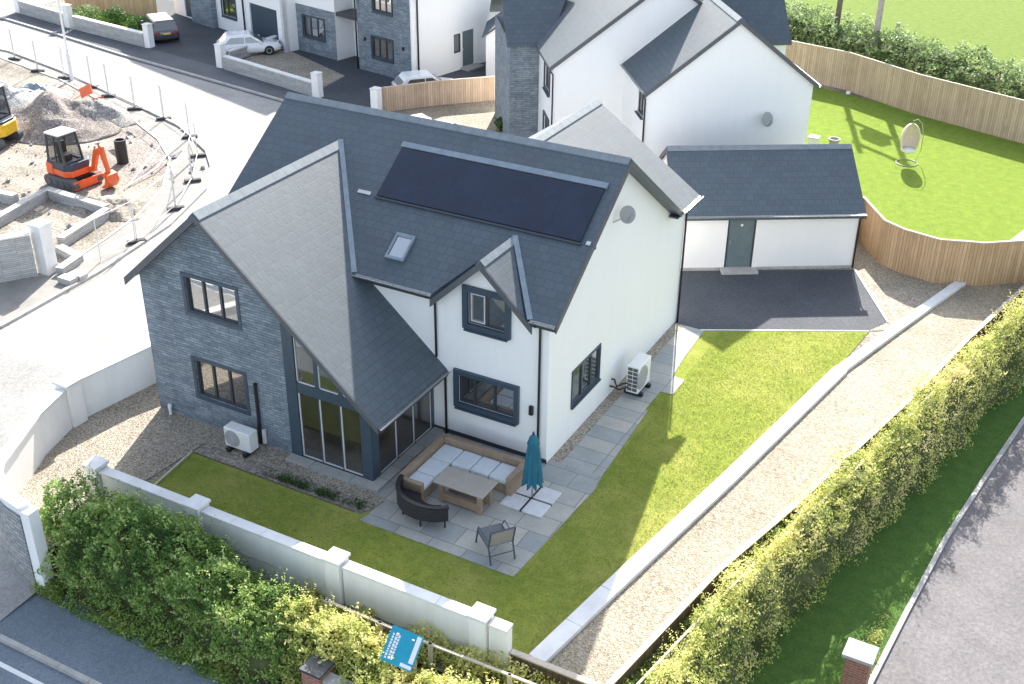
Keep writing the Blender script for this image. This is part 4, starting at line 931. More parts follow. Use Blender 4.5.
MB().tube([Vector((-.7, 44.6, 0)), Vector((-.7, 44.6, 2.6))], .11).build('post', 'barkpale') 
tag(COL.objects[-1], 'short pale post standing in the field hedge right of the electricity poles', 'post')

# ------------------------------------------------------------------ vegetation
rnd = random.Random(11)
def leaf_obj(name, pts, size, mat, parent=None, aspect=.55, flat=.55):
    # pts: (position, outward normal, tone 0..1); every leaf is its own small folded blade
    V = []; F = []; UVs = []
    o = Vector((0, 0, 0))
    if parent is not None: o = parent.location
    for p, n, tone in pts:
        d = Vector((rnd.gauss(0, 1), rnd.gauss(0, 1), rnd.gauss(0, 1))).normalized()
        n2 = (n*flat+d*(1-flat)+Z*.15).normalized()
        a = n2.orthogonal().normalized(); a.rotate(__import__('mathutils').Quaternion(n2, rnd.random()*6.283)); c = n2.cross(a)
        s = size*rnd.uniform(.6, 1.4); b = len(V); q = p-o; up = n2*s*.12
        V += [q-a*s*.5, q+c*s*aspect*.5+up, q+a*s*.5, q-c*s*aspect*.5+up]
        F.append((b, b+1, b+2, b+3)); UVs.append(min(.999, max(0.001, tone)))
    me = bpy.data.meshes.new(name); me.from_pydata(V, [], F)
    uv = me.uv_layers.new(name='UVMap'); flatuv = []
    for t in UVs: flatuv += [t, .5]*4
    uv.data.foreach_set('uv', flatuv); me.materials.append(MT[mat])
    ob = bpy.data.objects.new(name, me); COL.objects.link(ob)
    if parent is not None: ob.parent = parent
    return ob
def hedge(label, path, z0, n, size, mat, seed=0, core=.72, amp=.30, mats2=None, shape=2.1, gaps=.0, name='hedge'):
    # path: (x, y, half width, top z)
    off = Vector((seed*17.3, seed*7.1, 0))
    cum = [0]
    for a, b in zip(path, path[1:]): cum.append(cum[-1]+sqrt((b[0]-a[0])**2+(b[1]-a[1])**2))
    L = cum[-1]
    def at_(s):
        for i in range(len(path)-1):
            if s <= cum[i+1] or i == len(path)-2:
                t = (s-cum[i])/(cum[i+1]-cum[i]); a, b = path[i], path[i+1]
                v = [a[k]+(b[k]-a[k])*t for k in range(4)]
                d = Vector((b[0]-a[0], b[1]-a[1], 0)).normalized(); return v, Vector((-d.y, d.x, 0)), d
    def surf(s, phi, k=1.):
        v, nn, dd = at_(min(max(s, 0), L)); hw, h = v[2], v[3]-z0
        e = min(1, .25+.75*sqrt(max(0, min(s, L-s))/(.9)) if min(s, L-s) < .9 else 1)
        c, sn = cos(phi), sin(phi)
        px = math.copysign(abs(c)**(2/shape), c)*hw; pz = abs(sn)**(2/shape)*h
        p = Vector((v[0], v[1], z0))+nn*px*k*e+Z*(pz*k*(.55+.45*e))
        nrm = (nn*c/hw+Z*sn/h).normalized()
        return p, nrm
    t = thing(name, (*path[len(path)//2][:2], z0), label, 'hedge')
    pts = []
    for i in range(n):
        s = rnd.random()*L; phi = rnd.random()*pi
        p, nrm = surf(s, phi)
        q = p+off
        d = amp*(noise.noise(q*1.1)*1.2+noise.noise(q*2.9)*.7+noise.noise(q*6.5)*.55)
        dep = -abs(rnd.gauss(0, .10))+(.12*rnd.random()**4)
        if gaps and noise.noise(q*2.2+Vector((9, 9, 9))) < -gaps: dep -= .22
        p = p+nrm*(d+dep)
        if p.z < z0+.02: p.z = z0+.02+rnd.random()*.05
        tone = .45+.42*noise.noise(q*1.7+Vector((3, 5, 1)))+.3*noise.noise(q*.55)+rnd.gauss(0, .17)
        pts.append((p, nrm, tone))
    # shoots that break the outline
    for i in range(int(n/170)):
        s = rnd.random()*L; phi = pi*(.2+.6*rnd.random()); p, nrm = surf(s, phi)
        q = p+off; p = p+nrm*amp*(noise.noise(q*1.1)*1.2+noise.noise(q*2.9)*.7)
        d = (nrm+Z*.6+Vector((rnd.gauss(0, .3), rnd.gauss(0, .3), 0))).normalized(); ln = rnd.uniform(.12, .45)
        for k in range(9): pts.append((p+d*ln*k/8+Vector((rnd.gauss(0, .02),)*3), nrm, .6+rnd.gauss(0, .18)))
    leaf_obj('leaves', pts, size, mat, t)
    rings = []
    for i in range(int(L/.35)+2):
        s = L*i/(int(L/.35)+1); ring = []
        for k in range(13):
            p, nrm = surf(s, pi*k/12, core); q = p+off; ring.append(p+nrm*amp*.8*(noise.noise(q*1.1)*1.2+noise.noise(q*2.9)*.7))
        rings.append(ring)
    MB().loft(rings).build('branches', 'hedgecore', t)
    return t
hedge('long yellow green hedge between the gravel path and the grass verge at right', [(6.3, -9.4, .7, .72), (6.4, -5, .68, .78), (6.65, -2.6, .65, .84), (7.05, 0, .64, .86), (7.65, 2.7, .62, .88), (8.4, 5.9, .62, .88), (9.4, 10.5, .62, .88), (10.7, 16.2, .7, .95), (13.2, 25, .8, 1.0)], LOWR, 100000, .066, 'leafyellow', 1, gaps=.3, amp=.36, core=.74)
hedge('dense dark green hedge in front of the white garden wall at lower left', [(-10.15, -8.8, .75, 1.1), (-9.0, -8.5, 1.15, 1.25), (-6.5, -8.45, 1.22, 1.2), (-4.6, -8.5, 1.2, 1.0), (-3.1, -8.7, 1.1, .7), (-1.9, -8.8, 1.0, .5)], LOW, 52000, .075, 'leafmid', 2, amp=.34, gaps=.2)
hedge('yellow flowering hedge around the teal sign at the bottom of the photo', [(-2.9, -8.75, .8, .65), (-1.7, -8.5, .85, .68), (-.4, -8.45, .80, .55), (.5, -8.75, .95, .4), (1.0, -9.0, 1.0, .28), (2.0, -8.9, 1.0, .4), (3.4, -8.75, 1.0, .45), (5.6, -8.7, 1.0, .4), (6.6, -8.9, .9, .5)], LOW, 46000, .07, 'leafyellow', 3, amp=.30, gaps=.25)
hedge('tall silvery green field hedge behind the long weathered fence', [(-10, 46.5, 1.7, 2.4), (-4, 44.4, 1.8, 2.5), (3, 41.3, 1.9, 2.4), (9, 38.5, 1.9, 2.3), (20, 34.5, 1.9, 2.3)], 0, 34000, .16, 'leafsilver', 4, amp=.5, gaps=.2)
# low undergrowth (nobody could count it)
def scatter(name, fn, n, size, mat, zmax=.25, aspect=.5):
    pts = []
    while len(pts) < n:
        r = fn()
        if r is None: continue
        x, y, z = r; k = noise.noise(Vector((x*1.3, y*1.3, 2)))
        if k < -.15 and rnd.random() < .8: continue
        pts.append((Vector((x, y, z+rnd.random()**1.5*zmax*(.6+k))), Vector((rnd.gauss(0, .6), rnd.gauss(0, .6), .8)).normalized(), .45+.3*k+rnd.gauss(0, .18)))
    o = leaf_obj(name, pts, size, mat, aspect=aspect); return tag(o, kind='stuff')
def lerp_path(P, t):
    i = min(int(t*(len(P)-1)), len(P)-2); f = t*(len(P)-1)-i
    return [P[i][k]+(P[i+1][k]-P[i][k])*f for k in range(2)]
def under_():
    x, y = lerp_path([(5.05, -7.2), (5.83, -2.1), (6.65, 1.2), (8.18, 8.3), (9.05, 13.2)], rnd.random()); return x+.1+rnd.random()*.55, y, -.33
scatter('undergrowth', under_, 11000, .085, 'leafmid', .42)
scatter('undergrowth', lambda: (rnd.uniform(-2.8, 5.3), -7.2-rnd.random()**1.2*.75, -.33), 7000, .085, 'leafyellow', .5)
def bankw():
    x = rnd.uniform(-9.6, -1.2); return x, -9.78-.02*(x+9)+rnd.gauss(0, .09), LOW
scatter('bank_weeds', bankw, 4200, .10, 'leafmid', .28, .25)
scatter('bank_weeds', lambda: (rnd.uniform(-9.6, -1.4), -9.66+rnd.gauss(0, .13), LOW), 2600, .14, 'blade', .4, .12)
scatter('bank_weeds', lambda: (rnd.uniform(-6.6, -3.3), -4.30+abs(rnd.gauss(0, .16)), .02), 1500, .07, 'leafdark', .16, .3)
scatter('verge_tufts', lambda: (9.55+rnd.gauss(0, .1), rnd.uniform(-1.8, .6), LOWR+.03), 500, .12, 'leafyellow', .25, .15)
def lawnpt():
    x, y = rnd.uniform(-8.9, 6.2), rnd.uniform(-6.95, 12)
    if x < 3.1 and y > -4.42 and x < 1.65 and not (x > 1.35 and 3.95 < y < 5.2): return None
    if y > 9.5+(x-1)*.55 or x < 1.3 and y > -4.6: return None
    e = 3.08+(y+6.93)*.105 if y < -4 else 3.5+(y+4.03)*.168 if y < 1.7 else 4.45+(y-1.69)*.152
    if x > e: return None
    return x, y, .015
def blades(n, fn, size):
    pts = []
    while len(pts) < n:
        r = fn()
        if r is None: continue
        k = noise.noise(Vector((r[0]*1.1, r[1]*1.1, 4)))+.6*noise.noise(Vector((r[0]*4, r[1]*4, 1)))
        if k < -.3 and rnd.random() < .4: continue
        pts.append((Vector((r[0], r[1], r[2]+rnd.random()*.025)), Vector((rnd.gauss(0, 1), rnd.gauss(0, 1), .35)).normalized(), .45+.10*k+rnd.gauss(0, .15)))
    return tag(leaf_obj('grass', pts, size, 'blade', aspect=.22, flat=.8), kind='stuff')
blades(42000, lawnpt, .055)
# small shrubs
def shrub(label, c, r, h, n, size, mat, stem=0., name='shrub', cat='shrub'):
    t = thing(name, (*c, 0), label, cat); off = Vector((*c, 0)); pts = []
    for i in range(n):
        d = Vector((rnd.gauss(0, 1), rnd.gauss(0, 1), rnd.gauss(0, 1))).normalized(); k = .6+.4*rnd.random()
        k *= 1+.5*noise.noise(d*1.8+off)
        p = Vector((c[0]+d.x*r*k, c[1]+d.y*r*k, stem+h/2+d.z*h/2*k))
        pts.append((p, d, .45+.35*noise.noise(p*2.3)+rnd.gauss(0, .15)))
    leaf_obj('foliage', pts, size, mat, t)
    m = MB()
    for k in range(4): m.tube([(c[0], c[1], 0), (c[0]+rnd.gauss(0, r*.3), c[1]+rnd.gauss(0, r*.3), stem+h*.65)], [.03, .012], 6)
    m.build('stem', 'bark', t); return t
shrub('pale flowering shrub under the brown fence in the small front garden', (-47.36,28.73), .9, 1.2, 900, .14, 'leafsilver')
shrub('dark green shrub beside the grey parked car', (-42.88,28.57), .75, 1.1, 900, .13, 'leafdark')
shrub('round green shrub in the middle of the small front garden', (-45.49,29.26), .8, 1.2, 900, .13, 'leafdark')
shrub('leafy potted plant against the stone bay of the neighbouring house', (-15.50,25.77), .4, 1.5, 700, .12, 'leafmid', .3)
shrub('spiky green plant at the foot of the stone bay', (-14.72,23.95), .35, .7, 400, .12, 'leafdark')
sheet('front_lawn', [(-46.86,27.59), (-40.36,26.87), (-43.04,31.02), (-48.10,32.24), (-51.02,31.12)], .010, 'grasslush')
sheet('front_gravel', [(-33.48,25.81), (-26.36,24.17), (-26.67,27.58), (-32.64,30.17), (-33.68,29.05)], .010, 'gravel')
sheet('court_gravel', [(-21.21,23.34), (-16.91,28.33), (-13.67,23.06), (-19.11,19.89)], .012, 'gravelpale')
sheet('house_driveway', [(-41.5, 25.9), (-33.50,25.34), (-33.61,25.97), (-33.68,29.05), (-32.64,30.17), (-26.67,27.58), (-26.15,23.90), (-25.39,23.75), (-21.56,23.32), (-17.16,28.77), (-14, 36), (-50, 36), (-47, 28), (-39.99,26.31)], .006, 'bitmac')
sheet('far_pavement', [(-52.67,26.44), (-40.01,24.08), (-34.72,23.27), (-29.06,22.39), (-26.38,22.00), (-21.47,23.18), (-25.57,23.64), (-33.50,25.34), (-39.73,26.21), (-47.10,27.16), (-52.82,28.16), (-60, 31)], .0085, 'asphalt')
sheet('far_pavement', [(-75, 34), (-53.29,26.97), (-53.13,28.60), (-53.57,32.21), (-73.87,44.65), (-90, 45)], .0105, 'concreteroad')
m = MB().strip([(-75, 33.2), (-53.08,26.79), (-46.47,25.61), (-40.31,24.38), (-34.99,23.56), (-29.29,22.66), (-26.39,22.18), (-20.77,21.98)], .14, -.05, .10); tag(m.build('road_kerb', 'concrete'), kind='structure')

# ------------------------------------------------------------------ building site
INNER = [(-50.95,20.58), (-45.72,20.46), (-39.51,19.14), (-34.94,17.56), (-31.65,16.33), (-28.18,14.61), (-25.83,12.88), (-23.72,10.17), (-22.46,7.39), (-21.91,5.19), (-21.46,2.93), (-21.06,1.79)]
OUTER = [(-52.27,21.62), (-46.23,21.61), (-40.81,20.35), (-37.35,19.35), (-32.92,17.98), (-28.58,16.55), (-25.09,14.52), (-23.51,13.06), (-22.01,10.90), (-20.70,7.35), (-19.92,2.82), (-19.61,-1.97)]
sheet('site_ground', INNER+[(-23.4, -.6), (-27.2, -5.2), (-75, -5.2), (-75, 24)], .008, 'sand')
sheet('site_pavement', OUTER+[(-21.5, -4), (-27.3, -5.4), (-23.3, -.8), (-21.4, 1.6)]+INNER[::-1], .011, 'concreteroad').data.materials[0] = MT['gravelgrey'] if False else plain('new_pavement', (.235, .225, .21), .85, .2, 1.2, .2, 60)
tag(MB().strip(OUTER, .16, -.05, .10).build('site_kerb', 'concrete'), kind='structure')
tag(MB().strip(INNER, .07, -.05, .06).build('pavement_edging', 'coping'), kind='structure')
sheet('concrete_pad', [(-30.15,13.31), (-31.44,15.92), (-27.96,14.58), (-24.93,11.66), (-25.23,9.83)], .012, 'spoil')
sheet('road_patch', [(-39.16,22.46), (-39.17,23.85), (-36.41,22.72), (-36.30,21.46)], .0085, 'concreteroad')
def heap(name, label, c, r, h, mat, seed, ex=1.):
    off = Vector((seed*11.3, seed*5.7, 0)); rings = []; n = 40
    for i in range(15):
        k = i/14; ring = []
        for j in range(n):
            a = 2*pi*j/n; rr = r*(1-k)*(1+.28*noise.noise(Vector((cos(a)*1.2, sin(a)*1.2, seed)))); x = c[0]+rr*cos(a)*ex; y = c[1]+rr*sin(a)
            p = Vector((x, y, 0)); z = h*(k**1.15)*(1+.45*noise.noise(p*.7+off))+.22*min(1, k*5)*noise.noise(p*1.9+off)+.10*min(1, k*6)*noise.noise(p*5+off)
            ring.append(Vector((x, y, max(-.05, z))))
        rings.append(ring)
    o = MB().loft(rings).build(name, mat, smooth=True); return tag(o, label, 'heap')
heap('spoil_heap', 'large brown spoil heap behind the orange excavator', (-33.93,13.96,0.6), 3.0, 1.6, 'spoil', 1, 1.25)
heap('spoil_heap', 'paler gravel heap at the right end of the brown spoil heap', (-32.75,15.02,0.6), 2.0, 1.4, 'gravelgrey', 2)
heap('stone_heap', 'blue grey stone chip heap at the left edge of the photo', (-37.95,14.18,0.6), 3.2, 1.5, 'spoilgrey', 3)
heap('tarpaulin_pile', 'low dark pile covered with grey sheeting behind the spoil heaps', (-38.33,16.60,0.2), 1.3, .6, 'lead', 4, 1.5)
heap('dirt_mound', 'low pale dirt mound beside the curved pavement in front of the excavator', (-24.05,7.43), 1.2, .45, 'sand', 5, 1.6)
def fwall(label, path, h=.38):
    c = path[len(path)//2]; path = [q[:2] for q in path]; t = thing('foundation_wall', (c[0], c[1], 0), label, 'wall'); MB().strip(path, .3, -.05, h).build('block_course', 'blockwork', t); MB().strip(path, .34, h, h+.04).build('mortar_top', 'concrete', t); return t
fwall('low block foundation wall at the left edge below the orange excavator', [(-26.19,2.35,0.4), (-27.09,6.81,0.4)])
fwall('low block foundation wall running right from the corner below the excavator tracks', [(-27.19,7.01,0.4), (-23.59,6.84,0.4)])
fwall('low block foundation wall pointing at the capped pier', [(-23.40,6.71,0.4), (-22.78,3.67,0.4)])
fwall('short low foundation wall at the far left of the building site', [(-29.71,5.67), (-27.68,5.83)])
fwall('small foundation return beside the capped pier and the pavement', [(-22.52,3.34), (-21.23,3.06), (-20.99,1.92)], .25)
for i, p in enumerate(((-20.21,1.61), (-20.14,2.02))):
    tag(MB().box(p[0]-.35, p[1]-.2, 0, p[0]+.3, p[1]+.2, .24).build('concrete_block', 'concrete', bevel=.02), ['grey concrete block nearest the capped pier on the pavement', 'grey concrete block behind another block on the pavement edge'][i], 'block')
t = thing('drain_pipe', (-27.38,11.54), 'upright black drain pipe standing beside the orange excavator arm', 'pipe')
MB().lathe([(.26, 0), (.26, 1.1), (.20, 1.1), (.20, .1)], (*(-27.38,11.54), 0), 22).build('pipe', 'blackplastic', t, smooth=False)
p = (-29.28,13.01); q = (-28.19,12.41); tag(MB().bar((p[0], p[1], .35), (q[0], q[1], .3), .22, .06).build('plank', 'sleeper'), 'pale scaffold plank lying behind the black drain pipe', 'plank')
t = thing('plastic_barrier', (-36.10,17.86), 'orange plastic barrier lying on top of the paler gravel heap', 'barrier')
c = Vector((*(-33.77,15.74,1.2),)); MB().obox(c, (.7, .1, .35), (-.2, .1, .4), (.03, -.1, .05)).build('panel', 'orange', t); MB().obox(c+Vector((.6, .1, -.3)), (.1, .5, 0), (.3, 0, .1), (0, 0, .06)).build('foot', 'orange', t)
lp = thing('lamp_post', (-38.96,19.47), 'tall pale lamp post standing beside the wire site fence', 'street lamp')
c = (-38.96,19.47); MB().tube([(c[0], c[1], 0), (c[0], c[1], 1.4), (c[0], c[1], 1.45), (c[0], c[1], 7.6)], [.10, .10, .065, .05], 12).build('column', 'white', lp)
MB().tube([(c[0], c[1], 7.5), (c[0]+.2, c[1]+.3, 7.65), (c[0]+.4, c[1]+.7, 7.7)], .04).build('bracket', 'white', lp); MB().box(c[0]+.25, c[1]+.6, 7.64, c[0]+.6, c[1]+1.1, 7.76).build('lantern', 'metal', lp, bevel=.03)
# wire site fence: panels on rubber feet
SP = [(-49.88,21.47), (-44.66,20.61), (-41.70,19.60), (-39.42,19.41), (-36.96,18.97), (-35.04,18.28), (-32.34,17.38), (-29.99,16.95), (-27.07,15.58), (-25.00,13.81), (-23.09,11.34), (-21.56,8.63), (-20.59,5.40), (-20.55,3.45)]
def site_panel(a, b, label, h=1.75, lean=0.):
    a, b = Vector((*a, 0)), Vector((*b, 0)); d = (b-a); L = d.length; d.normalize(); n = Vector((-d.y, d.x, 0)); a += d*.05; L -= .1
    up = (Z+n*lean).normalized()
    t = thing('site_fence_panel', a+d*L/2, label, 'fence panel', 0, 'wire fence panels round the building site')
    f = MB(); f.tube([a+up*.05, a+up*h], .02, 6)
    f.build('post', 'palegrey', t); MB().tube([a+d*L+up*.05, a+d*L+up*h], .02, 6).build('post', 'palegrey', t)
    for zz in (.22, h-.02): MB().tube([a+up*zz, a+d*L+up*zz], .013, 5).build('rail', 'palegrey', t)
    w_ = MB(); k = int(L/.16)
    for i in range(1, k): p = a+d*L*i/k; w_.f.append([len(w_.v)+j for j in range(4)]); w_.v += [p+up*.22-d*.0025, p+up*.22+d*.0025, p+up*(h-.02)+d*.0025, p+up*(h-.02)-d*.0025]
    for zz in (.6, 1.0, 1.4): w_.f.append([len(w_.v)+j for j in range(4)]); w_.v += [a+up*(zz-.003), a+d*L+up*(zz-.003), a+d*L+up*(zz+.003), a+up*(zz+.003)]
    w_.build('wire_mesh', 'metal', t)
    return t
for i, (a, b) in enumerate(zip(SP, SP[1:])):
    site_panel(a, b, 'galvanised wire fence panel, %s along the site edge counted from the far left' % ORD[i])
for i, p in enumerate(SP[:-1]):
    t = thing('fence_foot', (p[0], p[1], .01), 'black rubber foot under the wire site fence, %s counted from the far left' % ORD[i] if i < 12 else 'black rubber foot under the nearest joint of the wire site fence', 'fence foot', radians(20+3*i), 'rubber feet of the site fence')
    MB().box(-.36, -.12, 0, .36, .12, .13).build('block', 'blockdark', t, True, bevel=.03)
    MB().lathe([(.04, .125), (.04, .16), (.03, .16), (.03, .125)], (0, 0, 0), 10).build('socket', 'blockdark', t, True)
# one panel lying over the pavement edge
a, b = Vector((*(-25.01,9.43), .08)), Vector((*(-26.40,13.30), .75)); t = thing('site_fence_panel', a, 'loose pale wire fence panel slumped across the curved pavement edge', 'fence panel', 0, 'wire fence panels round the building site')
n = Vector((*(-26.64,15.51), .9))-b; c_ = MB()
c_.tube([a, b, b+n, a+n*.9, a], .03, 6); c_.build('frame', 'white', t)
# excavator builder, x forward
def excavator(loc, rot, label, paint, scale=1., swing=0., boom=True):
    t = thing('excavator', loc, label, 'excavator', rot)
    t.scale = (scale,)*3
    for s in (-1, 1):
        prof = []
        for k in range(9): a = pi/2+pi*k/8; prof.append((-.72+.24*cos(a), .24+.24*sin(a)))
        for k in range(9): a = -pi/2+pi*k/8; prof.append((.72+.24*cos(a), .24+.24*sin(a)))
        y0 = s*.62-.15
        tr = MB().ext([(x, y0, z) for x, z in prof], (0, .3, 0)).build('track', 'trackrubber', t, True, bevel=.015)
        m = MB()
        for k in (-.6, -.2, .2, .6): m.lathe([(.001, 0), (.13, 0), (.13, .04), (.001, .04)], (k, y0+(.29 if s > 0 else -.03), .22), 14, 'y')
        m.build('rollers', 'grill', tr, True)
    MB().box(-.55, -.48, .22, .6, .48, .46).build('undercarriage', 'blackplastic', t, True, bevel=.03)
    MB().box(.86, -.75, .08, .93, .75, .42).box(.5, -.35, .2, .88, -.25, .3).box(.5, .25, .2, .88, .35, .3).build('dozer_blade', paint, t, True)
    sec = [(-.95, -.35), (-.80, -.62), (.35, -.68), (.62, -.45), (.62, .45), (.35, .68), (-.80, .62), (-.95, .35)]
    MB().prism(sec, .50, .78).build('engine_cover', paint, t, True, bevel=.03)
    MB().prism([(x*.98, y*.98) for x, y in sec], .78, 1.08).build('body_band', 'navy', t, True, bevel=.03)
    MB().prism([(-1.0, -.4), (-.82, -.66), (-.4, -.68), (-.4, .68), (-.82, .66), (-1.0, .4)], .48, .98).build('counterweight', paint, t, True, bevel=.05)
    # cab on four posts
    cx = [(-.62, -.62), (.42, -.62), (.42, .30), (-.62, .30)]; top = [(-.55, -.58), (.22, -.58), (.22, .26), (-.55, .26)]
    cab = MB()
    for (x, y), (u, v) in zip(cx, top): cab.bar((x, y, 1.06), (u, v, 2.25), .075, .075)
    for i in range(4):
        (x, y), (u, v) = cx[i], cx[(i+1) % 4]; cab.bar((x, y, 1.1), (u, v, 1.1), .07, .07)
        (x, y), (u, v) = top[i], top[(i+1) % 4]; cab.bar((x, y, 2.22), (u, v, 2.22), .07, .07)
    cab.bar((-.1, -.62, 1.1), (-.1, -.58, 2.22), .05, .05)
    cb_ = cab.build('cab', 'trimdark', t, True)
    g = MB()
    for i in range(4):
        a, b = Vector((*cx[i], 1.12)), Vector((*cx[(i+1) % 4], 1.12)); c, d = Vector((*top[(i+1) % 4], 2.2)), Vector((*top[i], 2.2))
        g.face([a, b, c, d])
    g.build('windows', glassmix, cb_, True)
    MB().box(-.35, -.35, 1.0, .1, .05, 1.35).box(-.4, -.35, 1.3, -.25, .05, 1.85).build('operator_seat', 'blackplastic', cb_, True, bevel=.03)
    MB().prism([(-.62, -.64), (.28, -.64), (.28, .32), (-.62, .32)], 2.25, 2.33).build('cab_roof', 'white', t, True, bevel=.04)
    if boom:
        yb = .42
        MB().ext([(.5, yb-.08, .75), (.8, yb-.08, .8), (1.1, yb-.08, 1.6), (1.5, yb-.08, 1.78), (1.6, yb-.08, 1.60), (1.27, yb-.08, 1.37), (.95, yb-.08, .6), (.6, yb-.08, .55)], (0, .16, 0)).build('boom', paint, t, True, bevel=.015)
        MB().ext([(1.40, yb-.06, 1.92), (1.66, yb-.06, 1.82), (1.86, yb-.06, .70), (1.70, yb-.06, .65), (1.46, yb-.06, 1.5)], (0, .12, 0)).build('dipper_arm', paint, t, True, bevel=.012)
        MB().tube([(.85, yb, 1.0), (1.2, yb-.0, 1.80)], .04).build('boom_ram', 'metal', t, True)
        MB().tube([(1.2, yb, 1.84), (1.5, yb, 1.95)], .035).build('arm_ram', 'metal', t, True)
        MB().ext([(1.69, yb-.28, .76), (1.96, yb-.28, .68), (2.06, yb-.28, .40), (1.86, yb-.28, .12), (1.54, yb-.28, .05), (1.59, yb-.28, .16), (1.79, yb-.28, .3), (1.82, yb-.28, .55), (1.66, yb-.28, .62)], (0, .56, 0)).build('bucket', paint, t, True)
    return t
gm, gnt, gb_, go_ = newmat('cab_glass'); setp(gb_, .05, .5); gb_.inputs['Base Color'].default_value = (.02, .03, .03, 1)
tr_ = gnt.nodes.new('ShaderNodeBsdfTransparent'); mx_ = gnt.nodes.new('ShaderNodeMixShader'); mx_.inputs[0].default_value = .45
gnt.links.new(tr_.outputs[0], mx_.inputs[1]); gnt.links.new(gb_.outputs[0], mx_.inputs[2]); gnt.links.new(mx_.outputs[0], go_.inputs[0]); glassmix = gm
excavator((-27.40,8.71), radians(-4), 'orange mini excavator with dark cab and white cab roof', 'orange', 1.02)
excavator((-34.53,10.44), radians(195), 'yellow excavator cut off by the left edge of the photo', 'yellow', 1.15)

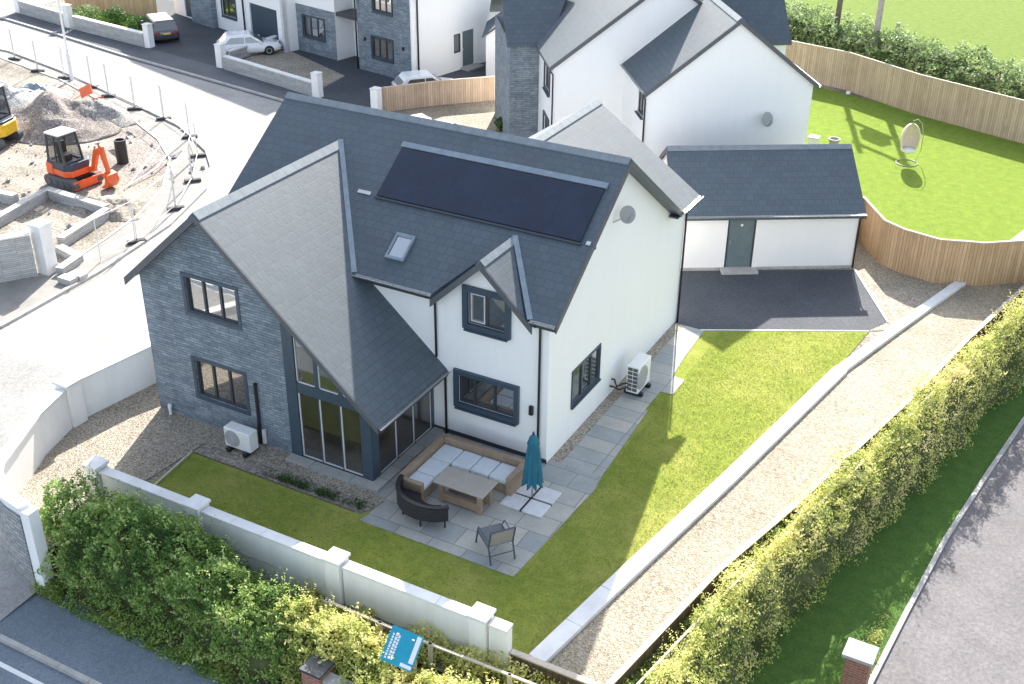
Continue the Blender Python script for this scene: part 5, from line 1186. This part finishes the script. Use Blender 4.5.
# ------------------------------------------------------------------ cars, x forward
def car(loc, rot, label, paint, suv=False):
    t = thing('parked_car', loc, label, 'car', rot); t.scale = (.88, .88, .84)
    L, Wd, Hh = (4.5, 1.84, 1.62) if suv else (4.1, 1.76, 1.46); l = L/2; w2 = Wd/2; zb = .92 if suv else .84
    # body: cross-sections along the length
    secs = [(-l, .45, zb-.05, .86), (-l+.08, .27, zb+.02, .95), (-l+.5, .22, zb+.03, 1.), (-.4, .20, zb+.02, 1.), (.7, .20, zb, 1.), (l-.95, .22, zb-.04, 1.), (l-.35, .24, zb-.14, .95), (l-.05, .30, zb-.28, .82), (l, .40, zb-.36, .74)]
    rings = []
    for x, a, b, k in secs:
        y = w2*k; rings.append([(x, -y*.9, a), (x, -y, a+.16), (x, -y, (a+b)/2), (x, -y*.97, b-.06), (x, -y*.88, b), (x, y*.88, b), (x, y*.97, b-.06), (x, y, (a+b)/2), (x, y, a+.16), (x, y*.9, a)])
    body = MB().loft(rings).build('body', paint, t, True, smooth=True, bevel=0)
    rx0, rx1 = (-l+.28, .28) if suv else (-l+.62, .10); bx0, bx1 = (-l+.08, 1.0) if suv else (-l+.12, .95)
    yr = w2*.70; yb = w2*.90
    MB().loft([[(bx0, -yb, zb-.02), (bx1, -yb, zb-.03), (bx1, yb, zb-.03), (bx0, yb, zb-.02)], [(rx0-.04, -yr-.05, Hh-.12), (rx1+.12, -yr-.05, Hh-.12), (rx1+.12, yr+.05, Hh-.12), (rx0-.04, yr+.05, Hh-.12)], [(rx0, -yr, Hh-.02), (rx1, -yr, Hh-.02), (rx1, yr, Hh-.02), (rx0, yr, Hh-.02)]]).build('roof', paint, t, True, bevel=.03)
    f = lambda x, s: None
    def P3(x, z, s):  # point on the side glass plane
        k = (z-zb+.02)/(Hh-.12-zb+.02); return Vector((x, s*(yb+(yr+.05-yb)*k+.012), z))
    za, zt = zb+.05, Hh-.17
    for s in (-1, 1):
        for xa, xb, ta, tb in ((bx0+.32, -.35, rx0+.20, -.35), (-.29, bx1-.28, -.29, rx1+.0)):
            MB().ext([P3(xa, za, s), P3(xb, za, s), P3(tb, zt, s), P3(ta, zt, s)], (0, -s*.02, 0)).build('side_window', 'panesdark', t, True)
        MB().box(.62, s*(w2+.02)-.09, zb+.0, .8, s*(w2+.02)+.09, zb+.14).build('wing_mirror', paint, t, True, bevel=.03)
    k = .88
    def E(xb_, xt, sg_): return [Vector((xb_+sg_*.012, -yb*.86, zb+.04)), Vector((xb_+sg_*.012, yb*.86, zb+.04)), Vector((xt+sg_*.012, yr*.95, Hh-.14)), Vector((xt+sg_*.012, -yr*.95, Hh-.14))]
    MB().ext(E(bx0+.03, rx0-.03, -1), (.02, 0, 0)).build('rear_window', 'panesdark', t, True)
    MB().ext(E(bx1-.06, rx1+.13, 1), (-.02, 0, 0)).build('windscreen', 'panes', t, True)
    for s in (-1, 1):
        MB().box(-l-.012, s*w2*.66-.16, zb-.22, -l+.12, s*w2*.66+.16, zb-.07).build('tail_light', 'redlamp', t, True, bevel=.02)
        MB().box(l-.22, s*w2*.62-.17, zb-.34, l-.02, s*w2*.62+.15, zb-.22).build('headlight', 'palegrey', t, True, bevel=.03)
    MB().box(-l-.02, -.26, zb-.26, -l+.05, .26, zb-.15).build('number_plate', 'plate', t, True)
    MB().box(-l-.02, -w2*.8, .30, -l+.2, w2*.8, .46).build('rear_bumper', 'blackplastic', t, True, bevel=.04)
    for x in (-l+.82, l-.85):
        for s in (-1, 1):
            c = (x, s*(w2-.10), .33)
            wv = MB().lathe([(.20, -.11), (.31, -.11), (.335, -.07), (.335, .07), (.31, .11), (.20, .11)], c, 24, 'y').build('wheel', 'tyre', t, True, smooth=False)
            MB().lathe([(.001, -.10), (.20, -.115), (.20, .115), (.001, .10)], c, 12, 'y').build('rim', 'metal', wv, True)
    return t
car((-41.28,28.70), radians(147), 'dark grey car parked on the far driveway beside the green garden', 'cargrey', True)
car((-34.14,28.53), radians(45), 'white car parked behind the low divider wall', 'carwhite')
car((-20.9, 27.0), radians(48), 'white car mostly hidden behind the pale timber fence', 'carwhite')
car((-17.15,20.87), radians(60), 'white car on the gravel court just beyond the main roof ridge', 'carwhite')
# rubble lying about the site
m = MB(); rr_ = random.Random(5)
for i in range(420):
    px = rr_.random(); x = -40+px*17; y = 4+rr_.random()*14
    if x > -23.5 or y > 10+.45*(-22-x)+2 or (x+27)**2+(y-8.4)**2 < 3: continue
    s_ = .04+.13*rr_.random()**3; v = [Vector((rr_.gauss(0, 1), rr_.gauss(0, 1), rr_.gauss(0, .6))).normalized()*s_ for _ in range(3)]
    c = Vector((x, y, s_*.3)); b = len(m.v); m.v += [c+v[0], c+v[1], c-v[0]*.8, c-v[1], c+Z*s_*.8+v[2]*.3, c-Z*s_*.5]
    m.f += [[b, b+1, b+4], [b+1, b+2, b+4], [b+2, b+3, b+4], [b+3, b, b+4], [b+1, b, b+5], [b+2, b+1, b+5], [b+3, b+2, b+5], [b, b+3, b+5]]
tag(m.build('rubble', 'spoilgrey'), kind='stuff')
